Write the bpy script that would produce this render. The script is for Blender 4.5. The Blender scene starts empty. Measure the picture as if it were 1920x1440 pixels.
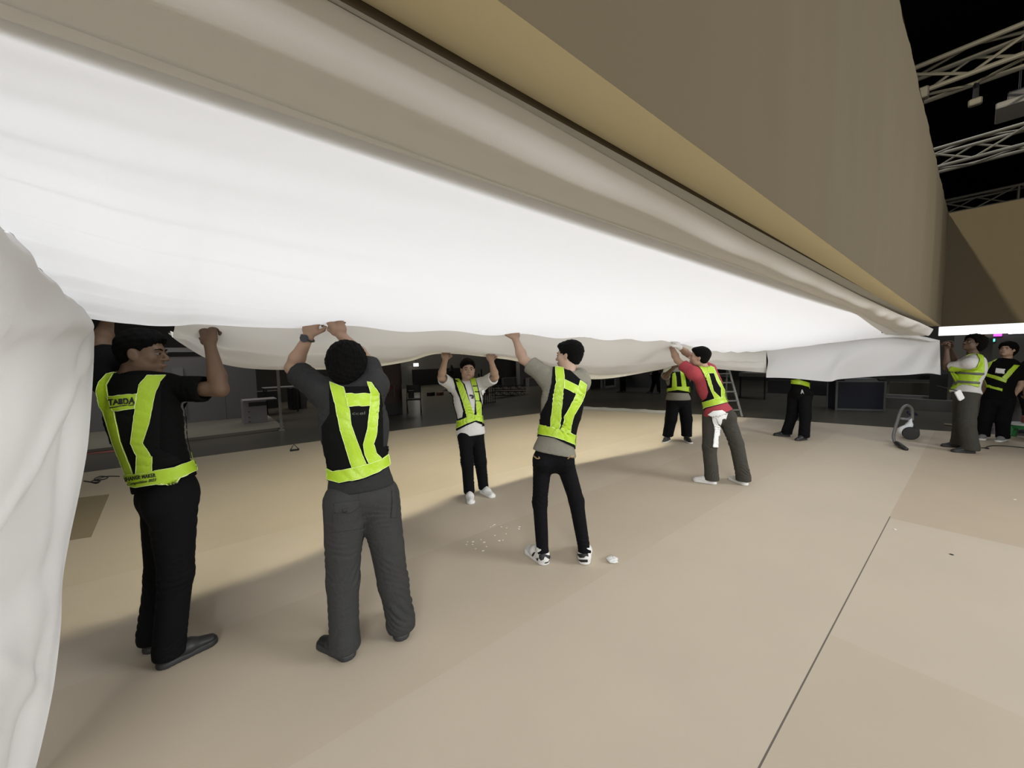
import bpy, math, random
import numpy as np
from mathutils import Vector, Matrix
from mathutils.bvhtree import BVHTree
from mathutils.geometry import delaunay_2d_cdt
random.seed(7); RNG = np.random.default_rng(7)
S = bpy.context.scene; COL = S.collection

# ------------------------------------------------------------------ camera
f = 721.; CAMZ = 1.56
p = math.radians(4.2); r = math.radians(1.15); az = math.radians(50.5)
A_ = np.array
rt = A_([math.sin(az), -math.cos(az), 0.]); fw = A_([math.cos(az), math.sin(az), 0.]); up = A_([0, 0, 1.])
Fv = fw*math.cos(p)-up*math.sin(p); U0 = fw*math.sin(p)+up*math.cos(p)
Rv = rt*math.cos(r)-U0*math.sin(r); Uv = U0*math.cos(r)+rt*math.sin(r)
O = A_([0, 0, CAMZ])
def ray(x, y): return Fv+Rv*(x-960)/f-Uv*(y-720)/f
def at(x, y, d): return O+ray(x, y)*d
def onz(x, y, z=0.):
    D = ray(x, y); return O+D*(z-CAMZ)/D[2]
def onu(x, y, u):
    D = ray(x, y); return O+D*u/D[0]
def onv(x, y, v):
    D = ray(x, y); return O+D*v/D[1]
def depth(P): return float((A_(P)-O)@Fv)
cam = bpy.data.cameras.new('camera'); camo = bpy.data.objects.new('camera', cam); COL.objects.link(camo)
cam.sensor_width = 36; cam.lens = f/1920*36; cam.clip_start = .02
M3 = Matrix(((Rv[0], Uv[0], -Fv[0]), (Rv[1], Uv[1], -Fv[1]), (Rv[2], Uv[2], -Fv[2])))
camo.matrix_world = Matrix.Translation(Vector(O)) @ M3.to_4x4()
S.camera = camo

# ------------------------------------------------------------------ world, exposure, large lights
w = bpy.data.worlds.new('hall'); S.world = w; w.use_nodes = True
w.node_tree.nodes['Background'].inputs[0].default_value = (.9, .93, 1, 1)
w.node_tree.nodes['Background'].inputs[1].default_value = .004
S.view_settings.view_transform = 'Standard'; S.view_settings.look = 'None'
S.view_settings.exposure = 0; S.view_settings.gamma = 1
def area(name, loc, sx, sy, power, col, target=None, spread=180):
    l = bpy.data.lights.new(name, 'AREA'); l.shape = 'RECTANGLE'; l.size = sx; l.size_y = sy
    l.energy = power; l.color = col; l.spread = math.radians(spread)
    o = bpy.data.objects.new(name, l); COL.objects.link(o); o.location = loc
    if target is not None:
        o.rotation_euler = (Vector(target)-Vector(loc)).to_track_quat('-Z', 'Y').to_euler()
    return o
area('lightbox_lamp', (3.9, 1.86, 3.3), 9.4, 2.05, 190, (.93, .955, 1))         # lamps inside the raised frame
area('work_lamp_outside', (4.5, 4.1, 10.5), 9, .7, 135, (1, .945, .73), None, 50)  # warm lamps over the far strip
area('hall_lamp_inside', (3.0, -4.2, 7.5), 8, 4, 85, (.97, .985, 1), None, 150)    # hall light over the open middle
area('end_cloth_fill', (-3.0, -5.2, 3.0), 3.5, 1.6, 370, (.97, .985, 1), (8, 1.6, 1.4), 140)  # added fill from behind the camera, brightens the hanging end
area('curtain_fill', (7.0, -5.5, 3.2), 3.5, 1.6, 400, (.97, .985, 1), (-.4, 2, 1.2), 140)  # added fill from behind the camera, brightens the side curtain
sl_ = bpy.data.lights.new('right_wall_fill_spot', 'SPOT'); sl_.energy = 9000; sl_.color = (1, .92, .74); sl_.shadow_soft_size = .12; sl_.spot_size = math.radians(42); sl_.spot_blend = .5  # added spot, brightens the right wall and throws its diagonal shadow edge
so_ = bpy.data.objects.new('right_wall_fill_spot', sl_); COL.objects.link(so_); so_.location = (-6, 2.7, 9); so_.rotation_euler = (Vector((9.8, -2.6, 2.6))-Vector((-6, 2.7, 9))).to_track_quat('-Z', 'Y').to_euler()
area('hall_fill_far', (8, 18, 7), 16, 5, 420, (1, .95, .86), None, 160)  # added fill that lifts the dim background
area('booth_fill', (-1.5, 11.2, 4.2), 4, .8, 42, (1, .98, .95), (-1.5, 12.2, 0), 130)  # added fill that brightens the booth alone
area('hall_fill_right', (17, 1, 7.5), 6, 8, 250, (.95, .97, 1), None, 160)  # added fill for the dim hall on the right

# ------------------------------------------------------------------ materials
MATS = {}
def mat(name, col, rough=.8, metal=0., nscale=None, namp=.0, bump=0., bscale=60., trans=0., emit=None, estr=1., sheen=0., spec=.5):
    if name in MATS: return MATS[name]
    m = bpy.data.materials.new(name); m.use_nodes = True; nt = m.node_tree; b = nt.nodes['Principled BSDF']
    c = tuple(col)+(1,)
    b.inputs['Base Color'].default_value = c; b.inputs['Roughness'].default_value = rough; b.inputs['Metallic'].default_value = metal
    b.inputs['Specular IOR Level'].default_value = spec
    if sheen: b.inputs['Sheen Weight'].default_value = sheen
    tc = nt.nodes.new('ShaderNodeTexCoord')
    if nscale:
        n = nt.nodes.new('ShaderNodeTexNoise'); n.inputs['Scale'].default_value = nscale; n.inputs['Detail'].default_value = 6
        nt.links.new(tc.outputs['Object'], n.inputs['Vector'])
        mx = nt.nodes.new('ShaderNodeMix'); mx.data_type = 'RGBA'
        mx.inputs[6].default_value = tuple(x*(1-namp) for x in col)+(1,); mx.inputs[7].default_value = tuple(min(1, x*(1+namp)) for x in col)+(1,)
        nt.links.new(n.outputs['Fac'], mx.inputs[0]); nt.links.new(mx.outputs[2], b.inputs['Base Color'])
    if bump:
        n2 = nt.nodes.new('ShaderNodeTexNoise'); n2.inputs['Scale'].default_value = bscale; n2.inputs['Detail'].default_value = 5
        nt.links.new(tc.outputs['Object'], n2.inputs['Vector'])
        bp = nt.nodes.new('ShaderNodeBump'); bp.inputs['Strength'].default_value = bump; bp.inputs['Distance'].default_value = .01
        nt.links.new(n2.outputs['Fac'], bp.inputs['Height']); nt.links.new(bp.outputs[0], b.inputs['Normal'])
    if emit:
        b.inputs['Emission Color'].default_value = tuple(emit)+(1,); b.inputs['Emission Strength'].default_value = estr
    if trans:
        t = nt.nodes.new('ShaderNodeBsdfTranslucent'); t.inputs[0].default_value = c
        ms = nt.nodes.new('ShaderNodeMixShader'); ms.inputs[0].default_value = trans
        nt.links.new(b.outputs[0], ms.inputs[1]); nt.links.new(t.outputs[0], ms.inputs[2])
        nt.links.new(ms.outputs[0], nt.nodes['Material Output'].inputs[0])
    MATS[name] = m; return m
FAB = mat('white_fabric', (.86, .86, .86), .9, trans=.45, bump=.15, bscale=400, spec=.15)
FLAP = mat('white_fabric_flap_shaded', (.72, .70, .655), .9, trans=.28, bump=.15, bscale=300, spec=.15)  # same cloth as the sheet, greyed and warmed to read as shaded
CURT = mat('white_fabric_curtain', (.84, .83, .82), .9, trans=.22, bump=.2, bscale=300, spec=.15)
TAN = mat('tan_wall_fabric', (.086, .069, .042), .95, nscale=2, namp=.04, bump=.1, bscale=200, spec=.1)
TAN2 = mat('tan_board_lightened', (.62, .54, .34), .9, nscale=2, namp=.03, spec=.2)  # frame board, its tan lightened to read as lit from the floor
FL = [mat('floor_sheet_a', (.50, .43, .335), .62, nscale=1.6, namp=.07, bump=.06, bscale=250, spec=.35),
      mat('floor_sheet_b', (.475, .405, .31), .62, nscale=1.3, namp=.07, bump=.06, bscale=250, spec=.35),
      mat('floor_sheet_c', (.45, .37, .275), .62, nscale=1.9, namp=.07, bump=.06, bscale=250, spec=.35)]
SEAM = mat('floor_seam', (.12, .10, .08), .8)
HALL = mat('hall_concrete', (.085, .078, .06), .28, nscale=.8, namp=.35, bump=.05, bscale=8)
VOID = mat('hall_black', (.004, .004, .004), .95, spec=.1)
YEL = mat('yellow_green_reflective', (.335, .50, .016), .45, nscale=40, namp=.05, bump=.3, bscale=45, emit=None)
PIP = mat('pale_piping', (.62, .75, .30), .5)
BLK = mat('black_mesh', (.005, .005, .005), .9, spec=.08)
SBLK = mat('black_cotton', (.0045, .0045, .0045), .9, bump=.4, bscale=90, spec=.06)
SGRY = mat('charcoal_cotton', (.021, .021, .021), .9, nscale=30, namp=.15, bump=.4, bscale=90, spec=.2)
OLV = mat('olive_grey_cotton', (.175, .165, .130), .9, nscale=30, namp=.1, bump=.4, bscale=80, spec=.2)
WHT = mat('white_cotton', (.52, .51, .49), .9, bump=.4, bscale=80, spec=.2)
RED = mat('red_cotton', (.30, .045, .055), .9, bump=.4, bscale=80, spec=.2)
PBLK = mat('black_trouser', (.005, .005, .0055), .85, bump=.4, bscale=60, spec=.08)
PGRY = mat('grey_trouser', (.032, .032, .030), .85, nscale=20, namp=.12, bump=.5, bscale=60, spec=.2)
PGRN = mat('grey_green_trouser', (.045, .043, .034), .85, nscale=20, namp=.12, bump=.5, bscale=60, spec=.2)
JEAN = mat('black_denim', (.005, .005, .006), .8, bump=.5, bscale=120, spec=.08)
HAIR = mat('black_hair', (.0025, .0022, .002), .75, bump=1., bscale=260, spec=.1)
SHOE = mat('black_shoe', (.014, .014, .014), .5)
SOLE = mat('dark_sole', (.022, .022, .022), .6)
WSH = mat('white_shoe', (.62, .61, .58), .6, bump=.2, bscale=80)
GLV = mat('white_glove', (.72, .72, .70), .9, bump=.4, bscale=150)
EYEW = mat('eye_white', (.17, .155, .145), .5, spec=.2); IRIS = mat('dark_iris', (.012, .008, .006), .2)
LIP = mat('lip', (.20, .09, .07), .5)
METAL = mat('aluminium', (.42, .42, .38), .4, .8)
DMET = mat('dark_metal', (.02, .02, .02), .5, .3)
SKIN = lambda n, c: mat('skin_'+n, c, .55, nscale=14, namp=.1, bump=.08, bscale=250, spec=.35)
GW = mat('grey_booth_wall', (.16, .155, .155), .8, nscale=1.5, namp=.05)
GW2 = mat('grey_panel', (.20, .195, .19), .8)
DW = mat('dark_wall', (.03, .03, .029), .8)
INK = mat('black_print', (.006, .006, .006), .6)

# ------------------------------------------------------------------ helpers
def mesh_obj(name, V, F, m, parent=None, smooth=True):
    me = bpy.data.meshes.new(name)
    V = np.asarray(V, dtype=np.float32).reshape(-1, 3)
    if isinstance(F, np.ndarray):
        k = F.shape[1]; me.vertices.add(len(V)); me.vertices.foreach_set('co', V.ravel())
        me.loops.add(F.size); me.loops.foreach_set('vertex_index', F.ravel().astype(np.int32))
        me.polygons.add(len(F)); me.polygons.foreach_set('loop_start', np.arange(0, F.size, k, dtype=np.int32))
        me.polygons.foreach_set('loop_total', np.full(len(F), k, dtype=np.int32))
        me.update(calc_edges=True)
    else:
        me.from_pydata([tuple(map(float, v)) for v in V], [], F)
    if smooth: me.polygons.foreach_set('use_smooth', [True]*len(me.polygons))
    me.validate()
    ms = m if isinstance(m, (list, tuple)) else [m]
    for x in ms: me.materials.append(x)
    o = bpy.data.objects.new(name, me); COL.objects.link(o)
    if parent: o.parent = parent; o.matrix_parent_inverse = parent.matrix_world.inverted() if False else Matrix.Translation(-parent.location)
    return o
def tag(o, label=None, cat=None, group=None, kind=None):
    if label: o['label'] = label
    if cat: o['category'] = cat
    if group: o['group'] = group
    if kind: o['kind'] = kind
    return o
def thing(name, label, cat, loc, group=None):
    o = bpy.data.objects.new(name, None); o.location = Vector(loc); COL.objects.link(o)
    o.empty_display_size = .1
    return tag(o, label, cat, group)
class MB:
    def __init__(s): s.v = []; s.f = []
    def add(s, V, F):
        n = len(s.v); s.v += [tuple(map(float, v)) for v in V]; s.f += [tuple(i+n for i in q) for q in F]; return s
    def box(s, c, d, rz=0, bev=0.):
        c = A_(c, dtype=float); x, y, z = [q/2 for q in d]; cs, sn = math.cos(rz), math.sin(rz)
        if bev <= 0:
            P = [(a*x, b*y, e*z) for e in (-1, 1) for a, b in ((-1, -1), (1, -1), (1, 1), (-1, 1))]
            F = [(3, 2, 1, 0), (4, 5, 6, 7), (0, 1, 5, 4), (1, 2, 6, 5), (2, 3, 7, 6), (3, 0, 4, 7)]
        else:
            b = min(bev, x, y, z)*.999; lv = [(-z, b), (-z+b, 0), (z-b, 0), (z, b)]; P = []
            for zz, ins in lv:
                X, Y = x-ins*.7, y-ins*.7
                for a, e in ((-1, -1), (1, -1), (1, 1), (-1, 1)):
                    P += [(a*X, e*(Y-b), zz), (a*(X-b), e*Y, zz)] if a*e < 0 else [(a*(X-b), e*Y, zz), (a*X, e*(Y-b), zz)]
            ring = []
            for k in range(4):
                q = P[k*8:k*8+8]; q = sorted(q, key=lambda t: math.atan2(t[1], t[0])); ring += q
            P = ring; F = [tuple(range(7, -1, -1)), tuple(range(24, 32))]
            for k in range(3):
                for i in range(8):
                    j = (i+1) % 8; F.append((k*8+i, k*8+j, k*8+8+j, k*8+8+i))
        return s.add([c+A_([q[0]*cs-q[1]*sn, q[0]*sn+q[1]*cs, q[2]]) for q in P], F)
    def tube(s, pts, rad, n=8, cap=True):
        pts = [A_(q, dtype=float) for q in pts]; rs = rad if hasattr(rad, '__len__') else [rad]*len(pts)
        V = []; t0 = pts[1]-pts[0]; ref = A_([0, 0, 1.]) if abs(t0[2]) < .9*np.linalg.norm(t0) else A_([1., 0, 0])
        for i, q in enumerate(pts):
            t = pts[min(i+1, len(pts)-1)]-pts[max(i-1, 0)]; t /= np.linalg.norm(t)+1e-12
            a = np.cross(t, ref); a /= np.linalg.norm(a)+1e-12; b = np.cross(t, a)
            ref = np.cross(a, t) if True else ref
            for k in range(n):
                an = 2*math.pi*k/n; V.append(q+(a*math.cos(an)+b*math.sin(an))*rs[i])
        F = [(i*n+k, i*n+(k+1) % n, (i+1)*n+(k+1) % n, (i+1)*n+k) for i in range(len(pts)-1) for k in range(n)]
        if cap: F += [tuple(range(n-1, -1, -1)), tuple((len(pts)-1)*n+k for k in range(n))]
        return s.add(V, F)
    def build(s, name, m, parent=None, smooth=False): return mesh_obj(name, s.v, s.f, m, parent, smooth)
def catmull(P, t):
    P = np.asarray(P, float); n = len(P)-1; x = np.clip(t, 0, 1)*n; i = np.minimum(x.astype(int), n-1); u = (x-i)[:, None]
    g = lambda k: P[np.clip(k, 0, n)]
    a, b, c, d = g(i-1), g(i), g(i+1), g(i+2)
    return .5*((2*b)+(-a+c)*u+(2*a-5*b+4*c-d)*u*u+(-a+3*b-3*c+d)*u**3)
def grid_faces(nr, nc):
    i, j = np.meshgrid(np.arange(nr-1), np.arange(nc-1), indexing='ij'); a = (i*nc+j).ravel()
    return np.stack([a, a+1, a+nc+1, a+nc], 1)
def wav(X, freqs, seed):
    g = np.random.default_rng(seed); o = np.zeros(X.shape[:-1])
    for q in freqs:
        k = A_(q[:3]); o += q[3]*np.sin(X@k+g.uniform(0, 6.28))
    return o

# ------------------------------------------------------------------ the setting
# platform: stretched sheets side by side
C8 = [(-1.3, 8.17), (3.6, 7.93), (6.85, 7.5), (8.63, 7.31)]
def yfar(x):
    return float(np.interp(x, [-8, -1.3, 3.6, 6.85, 8.7, 9.3, 10.09, 10.65, 11.1, 12.5], [8.5, 8.17, 7.93, 7.5, 7.3, 5.6, 3.0, .48, -1.2, -7]))
def xright(y): return float(np.interp(y, [-7, -1.2, .48, 3.0, 5.6, 7.31], [12.6, 11.15, 10.65, 10.09, 9.3, 8.63]))
fb = MB(); fm = []
def sheetf(x0, x1, y0, y1, mi):
    n = 24
    for a in range(n):
        ya = y0+(y1-y0)*a/n; yb = y0+(y1-y0)*(a+1)/n
        def X(y, x): return min(x, xright(y)) if y > -7 else x
        fb.add([(x0, ya, 0), (X(ya, x1), ya, 0), (X(yb, x1), yb, 0), (x0, yb, 0)], [(0, 1, 2, 3)]); fm.append(mi)
# far strip clipped along its own edge
n = 60
for a in range(n):
    xa = -8+16.62*a/n; xb = -8+16.62*(a+1)/n
    fb.add([(xa, 4.0, 0), (xb, 4.0, 0), (xb, yfar(xb), 0), (xa, yfar(xa), 0)], [(0, 1, 2, 3)]); fm.append(1)
sheetf(8.62, 20, 4.0, 7.31, 1)
sheetf(-8, 20, 2.75, 4.0, 0); sheetf(-8, 20, 1.62, 2.75, 1)
sheetf(-8, 20, .462, 1.62, 0); sheetf(-8, 2.6, -1.4, .452, 1); sheetf(2.6, 4.85, -1.4, .452, 0); sheetf(4.85, 20, -1.4, .452, 2)
sheetf(-8, 2.6, -8, -1.4, 2); sheetf(2.6, 20, -8, -1.4, 1); sheetf(-8, 1.5, .452, .462, 1); sheetf(1.5, 4.9, .4535, .4605, 3); sheetf(1.5, 4.9, .452, .4535, 0); sheetf(1.5, 4.9, .4605, .462, 0); sheetf(4.9, 20, .452, .462, 2)
edge = [(-8, yfar(-8))]+[(x, yfar(x)) for x in np.linspace(-7.5, 8.62, 30)]+[(xright(y), y) for y in np.linspace(7.2, -8, 40)]
for a, b in zip(edge[:-1], edge[1:]):
    fb.add([(a[0], a[1], 0), (b[0], b[1], 0), (b[0], b[1], -.06), (a[0], a[1], -.06)], [(0, 1, 2, 3)]); fm.append(3)
flo = fb.build('floor', FL+[SEAM]); flo.data.polygons.foreach_set('material_index', fm); tag(flo, kind='structure')
hf = MB().add([(-30, -25, -.06), (45, -25, -.06), (45, 45, -.06), (-30, 45, -.06)], [(0, 1, 2, 3)]).build('floor_hall', HALL); tag(hf, kind='structure')
ceil = MB().box((8, 8, 12.1), (76, 70, .2)).build('ceiling', VOID); tag(ceil, kind='structure')
# inner face of the raised frame: tall tan wall
def b_u(u): return np.interp(u, [-4, 0, 4, 9.8], [.475, .462, .408, .345])
nx, nz = 200, 14; us = np.linspace(-4, 9.8, nx); V = []
for k in range(nz):
    t = k/(nz-1)
    for u in us:
        z0 = CAMZ+b_u(u); z = z0+(3.77-z0)*t
        wv = .010*math.sin(u*5.1+1)+.006*math.sin(u*11.7)+.004*math.sin(u*23+2)
        V.append((u, .42+wv*(.25+math.sin(math.pi*t))*(1 if u < 9.6 else .2), z))
Fc = grid_faces(nz, nx).tolist(); n0 = len(V)
V += [(-4, .53, CAMZ+b_u(-4)+.013), (9.8, .53, CAMZ+b_u(9.8)+.013), (9.8, .53, 3.77), (-4, .53, 3.77)]
Fc += [[n0, n0+1, n0+2, n0+3], [(nz-1)*nx, nz*nx-1, n0+2, n0+3]]
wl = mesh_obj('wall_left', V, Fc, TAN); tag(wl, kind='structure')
# underside board of the frame (tan band, brightened in its colour) and the board behind the fabric hem
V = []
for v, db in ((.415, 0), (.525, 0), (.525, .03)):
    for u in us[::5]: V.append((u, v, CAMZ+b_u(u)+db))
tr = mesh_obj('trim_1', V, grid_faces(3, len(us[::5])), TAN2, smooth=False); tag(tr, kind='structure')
V = [(u, v, CAMZ+b_u(u)+.006) for v in (.532, .60, .88) for u in us[::5]]
tr = mesh_obj('trim_3', V, grid_faces(3, len(us[::5])), mat('board_grey', (.36, .35, .31), .8), smooth=False); tag(tr, kind='structure')
# right hand wall of the frame
V = []; vs = np.linspace(.42, -9, 60)
for k in range(10):
    for v in vs:
        t = k/9; z0 = CAMZ+.345; V.append((9.8+.008*math.sin(v*4)*math.sin(math.pi*t), v, z0+(3.77-z0)*t))
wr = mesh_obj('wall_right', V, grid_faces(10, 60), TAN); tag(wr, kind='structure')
ww = MB().box((5, -9.05, 2.85), (17, .1, 1.9)).build('wall_back', TAN); tag(ww, kind='structure')
ow = MB().box((3.55, 3.20, 2.93), (15.9, .48, 1.68)).box((2.9, 1.97, 3.79), (13.9, 2.94, .03)).box((-3.9, 1.72, 2.9), (.06, 2.5, 1.75)).box((9.62, 1.75, 2.9), (.06, 2.4, 1.75)).build('frame_light_block', mat('frame_backing', (.55, .53, .5), .9)); tag(ow, kind='structure')  # unseen outer box and lid, added to shape shadow and block stray light
ls = MB().box((9.86, -4.3, CAMZ+.345-.075), (.10, 9.5, .15)).build('trim_2', mat('white_edge_glow', (.9, .9, .9), .6, emit=(1, 1, 1), estr=.75)); tag(ls, kind='structure')  # fabric edge given its own glow in place of backlighting

# ------------------------------------------------------------------ white fabric
E_ = [(150, 597, 1.90), (205, 617, 1.95), (270, 622, 2.0), (330, 616, 2.05), (365, 609, 2.08), (420, 610, 2.13), (500, 610, 2.19), (600, 612, 2.30), (650, 613, 2.38),
      (740, 617, 2.56), (800, 620, 2.7), (880, 624, 2.88), (960, 627, 3.16), (1100, 634, 3.65), (1260, 642, 4.7), (1300, 653, 5.0), (1340, 660, 5.4), (1437, 657, 6.9),
      (1560, 640, 6.5), (1690, 627, 6.1), (1762, 638, 5.85)]
EW = A_([at(*q) for q in E_])
LU = [-.45, -.3, -.1, .05, .1, .3, .5, .8, 1.0, 1.4, 1.8, 2.1, 2.5, 3.3, 4.8, 5.4, 6.0, 7.4, 7.9, 8.15, 8.5]
LV = np.interp(LU, [-3, 0, 2, 4, 5.8, 7, 8.2, 8.5], [.84, .82, .80, .79, .88, .93, .93, .6])
LB = np.interp(LU, [-3, 0, 2, 4, 5.8, 7, 8.2, 8.5], [.475, .455, .435, .405, .38, .32, .225, .2])
LW = np.stack([LU, LV, CAMZ+LB], 1)
nc, nr = 300, 90; ts = np.linspace(0, 1, nc)
Ec = catmull(EW, ts); Lc = catmull(LW, ts)
fabric = thing('fabric_sheet', 'huge white fabric sheet stretched overhead and held up along its edge by the workers', 'fabric', (3.5, 1.5, 1.9))
G = np.zeros((nr, nc, 3))
for k in range(nr):
    s = k/(nr-1); G[k] = Lc*(1-s)+Ec*s
    G[k][:, 2] -= .05*math.sin(math.pi*s)*np.interp(ts, [0, .1, 1], [.3, 1, 1])
# left edge passes through the points the photo shows
lz = np.interp(np.linspace(0, 1, nr)*2.02+.82, [.82, 1.4, 2.0, 2.49, 2.84], [2.03, 2.03, 1.99, 1.87, 1.79])
fall = np.exp(-((G[:, :, 0]+.45)/.5).clip(0)**1.2)
G[:, :, 2] += (lz[:, None]-G[:, :, 2])*fall
g = G.copy(); sx = np.linspace(0, 1, nr)[:, None]
# tension creases radiating from the left side, and near the held edge
cr = np.exp(-((G[:, :, 0]+.45)/.55).clip(0))
G[:, :, 2] += cr*.010*(np.sin(G[:, :, 1]*26+G[:, :, 0]*3)+.6*np.sin(G[:, :, 1]*47+2+G[:, :, 0]*6))
G[:, :, 2] += .012*np.exp(-((1-sx)/.12)**2)*np.sin(G[:, :, 0]*9+1)+.004*np.sin(G[:, :, 1]*14+G[:, :, 0]*1.2)*sx
G[:, :, 2] += -.03*np.exp(-((G[:, :, 1]-2.62+.35*G[:, :, 0])/.05)**2)*np.exp(-(G[:, :, 0]/.5)**2)
G[0] = Lc
EDGE = G[-1].copy(); LEFT = G[:, 0].copy()
mesh_obj('lit_underside', G.reshape(-1, 3), grid_faces(nr, nc), FAB, fabric)
# hem band between the tan board and the lit part
hu = np.linspace(-3.2, 8.62, 260)
L3v = np.interp(hu, [-3, 0, .5, 1.75, 4, 6, 7.5, 8.6], [.55, .556, .562, .595, .60, .57, .52, .45])
L3b = np.interp(hu, [-3, 0, .5, 1.75, 4, 6, 7.5, 8.6], [.47, .462, .457, .438, .402, .362, .33, .27])
L1v = np.interp(hu, [-3, 0, 2, 4, 5.8, 7, 8.2, 8.6], [.84, .82, .80, .79, .88, .93, .93, .6])
L1b = np.interp(hu, [-3, 0, 2, 4, 5.8, 7, 8.2, 8.6], [.47, .45, .43, .40, .375, .315, .22, .19])
prof = [(0, .004), (.015, -.004), (.07, -.016), (.15, -.030), (.24, -.041), (.31, -.043), (.39, -.036), (.47, -.030), (.56, -.032), (.64, -.036), (.695, -.037), (.70, -.020), (.705, -.008), (.8, -.005), (1., -.004)]
H = []
rip = .004*np.sin(hu*7)+.012*np.clip((hu-3.2)/3, 0, 1)*np.sin(hu*4.3)+.008*np.clip((hu-3.5)/3, 0, 1)*np.sin(hu*9.1+1)
for q, dz in prof:
    q2 = q+(.10*np.sin(hu*2.3)*np.exp(-((q-.7)/.2)**2) if 0 < q < .9 else 0)*.45
    bend = math.sin(math.pi*min(q/.7, 1)) if q < .7 else 0
    H.append(np.stack([hu, L3v*(1-q2)+L1v*q2, CAMZ+L3b*(1-q)+L1b*q+dz+rip*bend-.012*bend*np.clip((hu-4)/3, 0, 1)], 1))
mesh_obj('rolled_hem', A_(H).reshape(-1, 3), grid_faces(len(prof), len(hu)), mat('white_fabric_hem_shaded', (.70, .685, .655), .9, trans=.1, bump=.1, bscale=300, spec=.15), fabric)  # hem is the same cloth, darkened in colour to read as unlit
# loose flap behind the hands
F_ = [(315, 623, 2.85), (338, 643, 3.0), (402, 678, 3.15), (480, 692, 3.3), (590, 693, 3.45), (685, 690, 3.5), (765, 678, 3.6), (828, 663, 3.68), (925, 671, 3.70), (985, 681, 3.7), (1110, 711, 3.6), (1228, 695, 3.35), (1281, 684, 3.1), (1345, 692, 2.9), (1437, 699, 2.45)]
FW = A_([onv(*q) for q in F_]); ET = EW[3:18]
assert len(FW) == len(ET)
nc2, nr2 = 260, 46; t2 = np.linspace(0, 1, nc2); A = np.stack([np.interp(3/20+14/20*t2, ts, EDGE[:, i]) for i in range(3)], 1); B = catmull(FW, t2); G = np.zeros((nr2, nc2, 3))
for k in range(nr2):
    s = k/(nr2-1); G[k] = A*(1-s)+B*s
    G[k][:, 2] -= .05*math.sin(math.pi*s)*(1-s*.5)
    env = math.sin(math.pi*s)
    far = np.clip((t2-.75)/.2, 0, 1)
    G[k][:, 2] += env*(.014*np.sin(s*11+t2*9)+.010*np.sin(s*19-t2*15+1)+.008*np.sin(t2*60+s*5)*(.4+far))
G[-1, :, 2] += .0
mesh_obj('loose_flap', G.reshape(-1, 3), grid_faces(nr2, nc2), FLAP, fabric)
# hanging end by the far corner
top = catmull(EW[17:21], np.linspace(0, 1, 90))
bx = [(1437, 708, 6.85), (1480, 709, 6.7), (1552, 715, 6.5), (1575, 711, 6.45), (1640, 706, 6.2), (1700, 703, 6.0), (1740, 700, 5.9), (1764, 703, 5.82)]
bot = catmull(A_([at(*q) for q in bx]), np.linspace(0, 1, 90)); G = np.zeros((30, 90, 3)); tt = np.linspace(0, 1, 90)
for k in range(30):
    s = k/29; G[k] = top*(1-s)+bot*s
    G[k][:, 0] += math.sin(math.pi*s*.8)*(.06*np.sin(tt*8+s*2.5+.5)+.035*np.sin(tt*17+s*5)*(1-.5*tt)+.012*np.sin(tt*33+s*7))
mesh_obj('hanging_end', G.reshape(-1, 3), grid_faces(30, 90), FAB, fabric)
# curtain at the left
Rc = A_([at(*q) for q in [(152, 598, 1.90), (178, 618, 1.90), (180, 660, 1.88), (176, 740, 1.86), (168, 840, 1.81), (152, 930, 1.76), (133, 1020, 1.70), (120, 1100, 1.64), (117, 1180, 1.59), (107, 1270, 1.54), (95, 1340, 1.5), (72, 1440, 1.455), (60, 1475, 1.44)]])
nr3, nc3 = 200, 160; R = catmull(Rc, np.linspace(0, 1, nr3)); tcol = np.linspace(0, 1, nc3)**1.15; G = np.zeros((nr3, nc3, 3))
topv = np.linspace(0, 1, nc3)
for j in range(nc3):
    t = tcol[j]; v = 2.84-(2.84-.75)*t
    z = float(np.interp(v, [.75, 1.4, 2.0, 2.49, 2.84], [2.03, 2.03, 1.985, 1.865, 1.785])); u = -.44-.03*t
    lo_ = np.argsort(LEFT[:, 1]); T = A_([np.interp(v, LEFT[lo_, 1], LEFT[lo_, 0])-.004, v, np.interp(v, LEFT[lo_, 1], LEFT[lo_, 2])]); s = np.linspace(0, 1, nr3)
    Bm = A_([R[-1][0]-.5*t, R[-1][1]-1.3*t, .015])
    base = T[None]*(1-s[:, None])+Bm[None]*s[:, None]
    off = R-(Rc[0][None]*(1-s[:, None])+R[-1][None]*s[:, None])
    G[:, j] = base+off*math.exp(-t*5)
s = np.linspace(0, 1, nr3)[:, None]; t = tcol[None, :]
env = np.clip(s*9, 0, 1)*np.clip(t*14, 0, 1)
fold = .050*np.sin(16*t-5.5*s*2+.7)+.010*np.sin(37*t-9*s)+.030*np.sin(9*(t*1.3+s*1.4))
# overlapping valance: upper part stands proud, ends at a sharp lower edge
val = .05*(1/(1+np.exp(((s-.085-.32*t**1.2)*90).clip(-50, 50))))
fold2 = .035*np.exp(-((s-.16-1.0*t)/.035)**2)-.03*np.exp(-((s-.50-.7*t+.9*t*t)/.05)**2)+.03*np.exp(-((s-.80+.55*t)/.03)**2)
vfold = .012*np.sin(70*t)*np.exp(-(t/.09)**2)
G[:, :, 0] += env*(fold*.30+fold2*.7+vfold)+val*np.clip(t*10, 0, 1)*np.clip(s*30, 0, 1)
mesh_obj('side_curtain', G.reshape(-1, 3), grid_faces(nr3, nc3), CURT, fabric)

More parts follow.
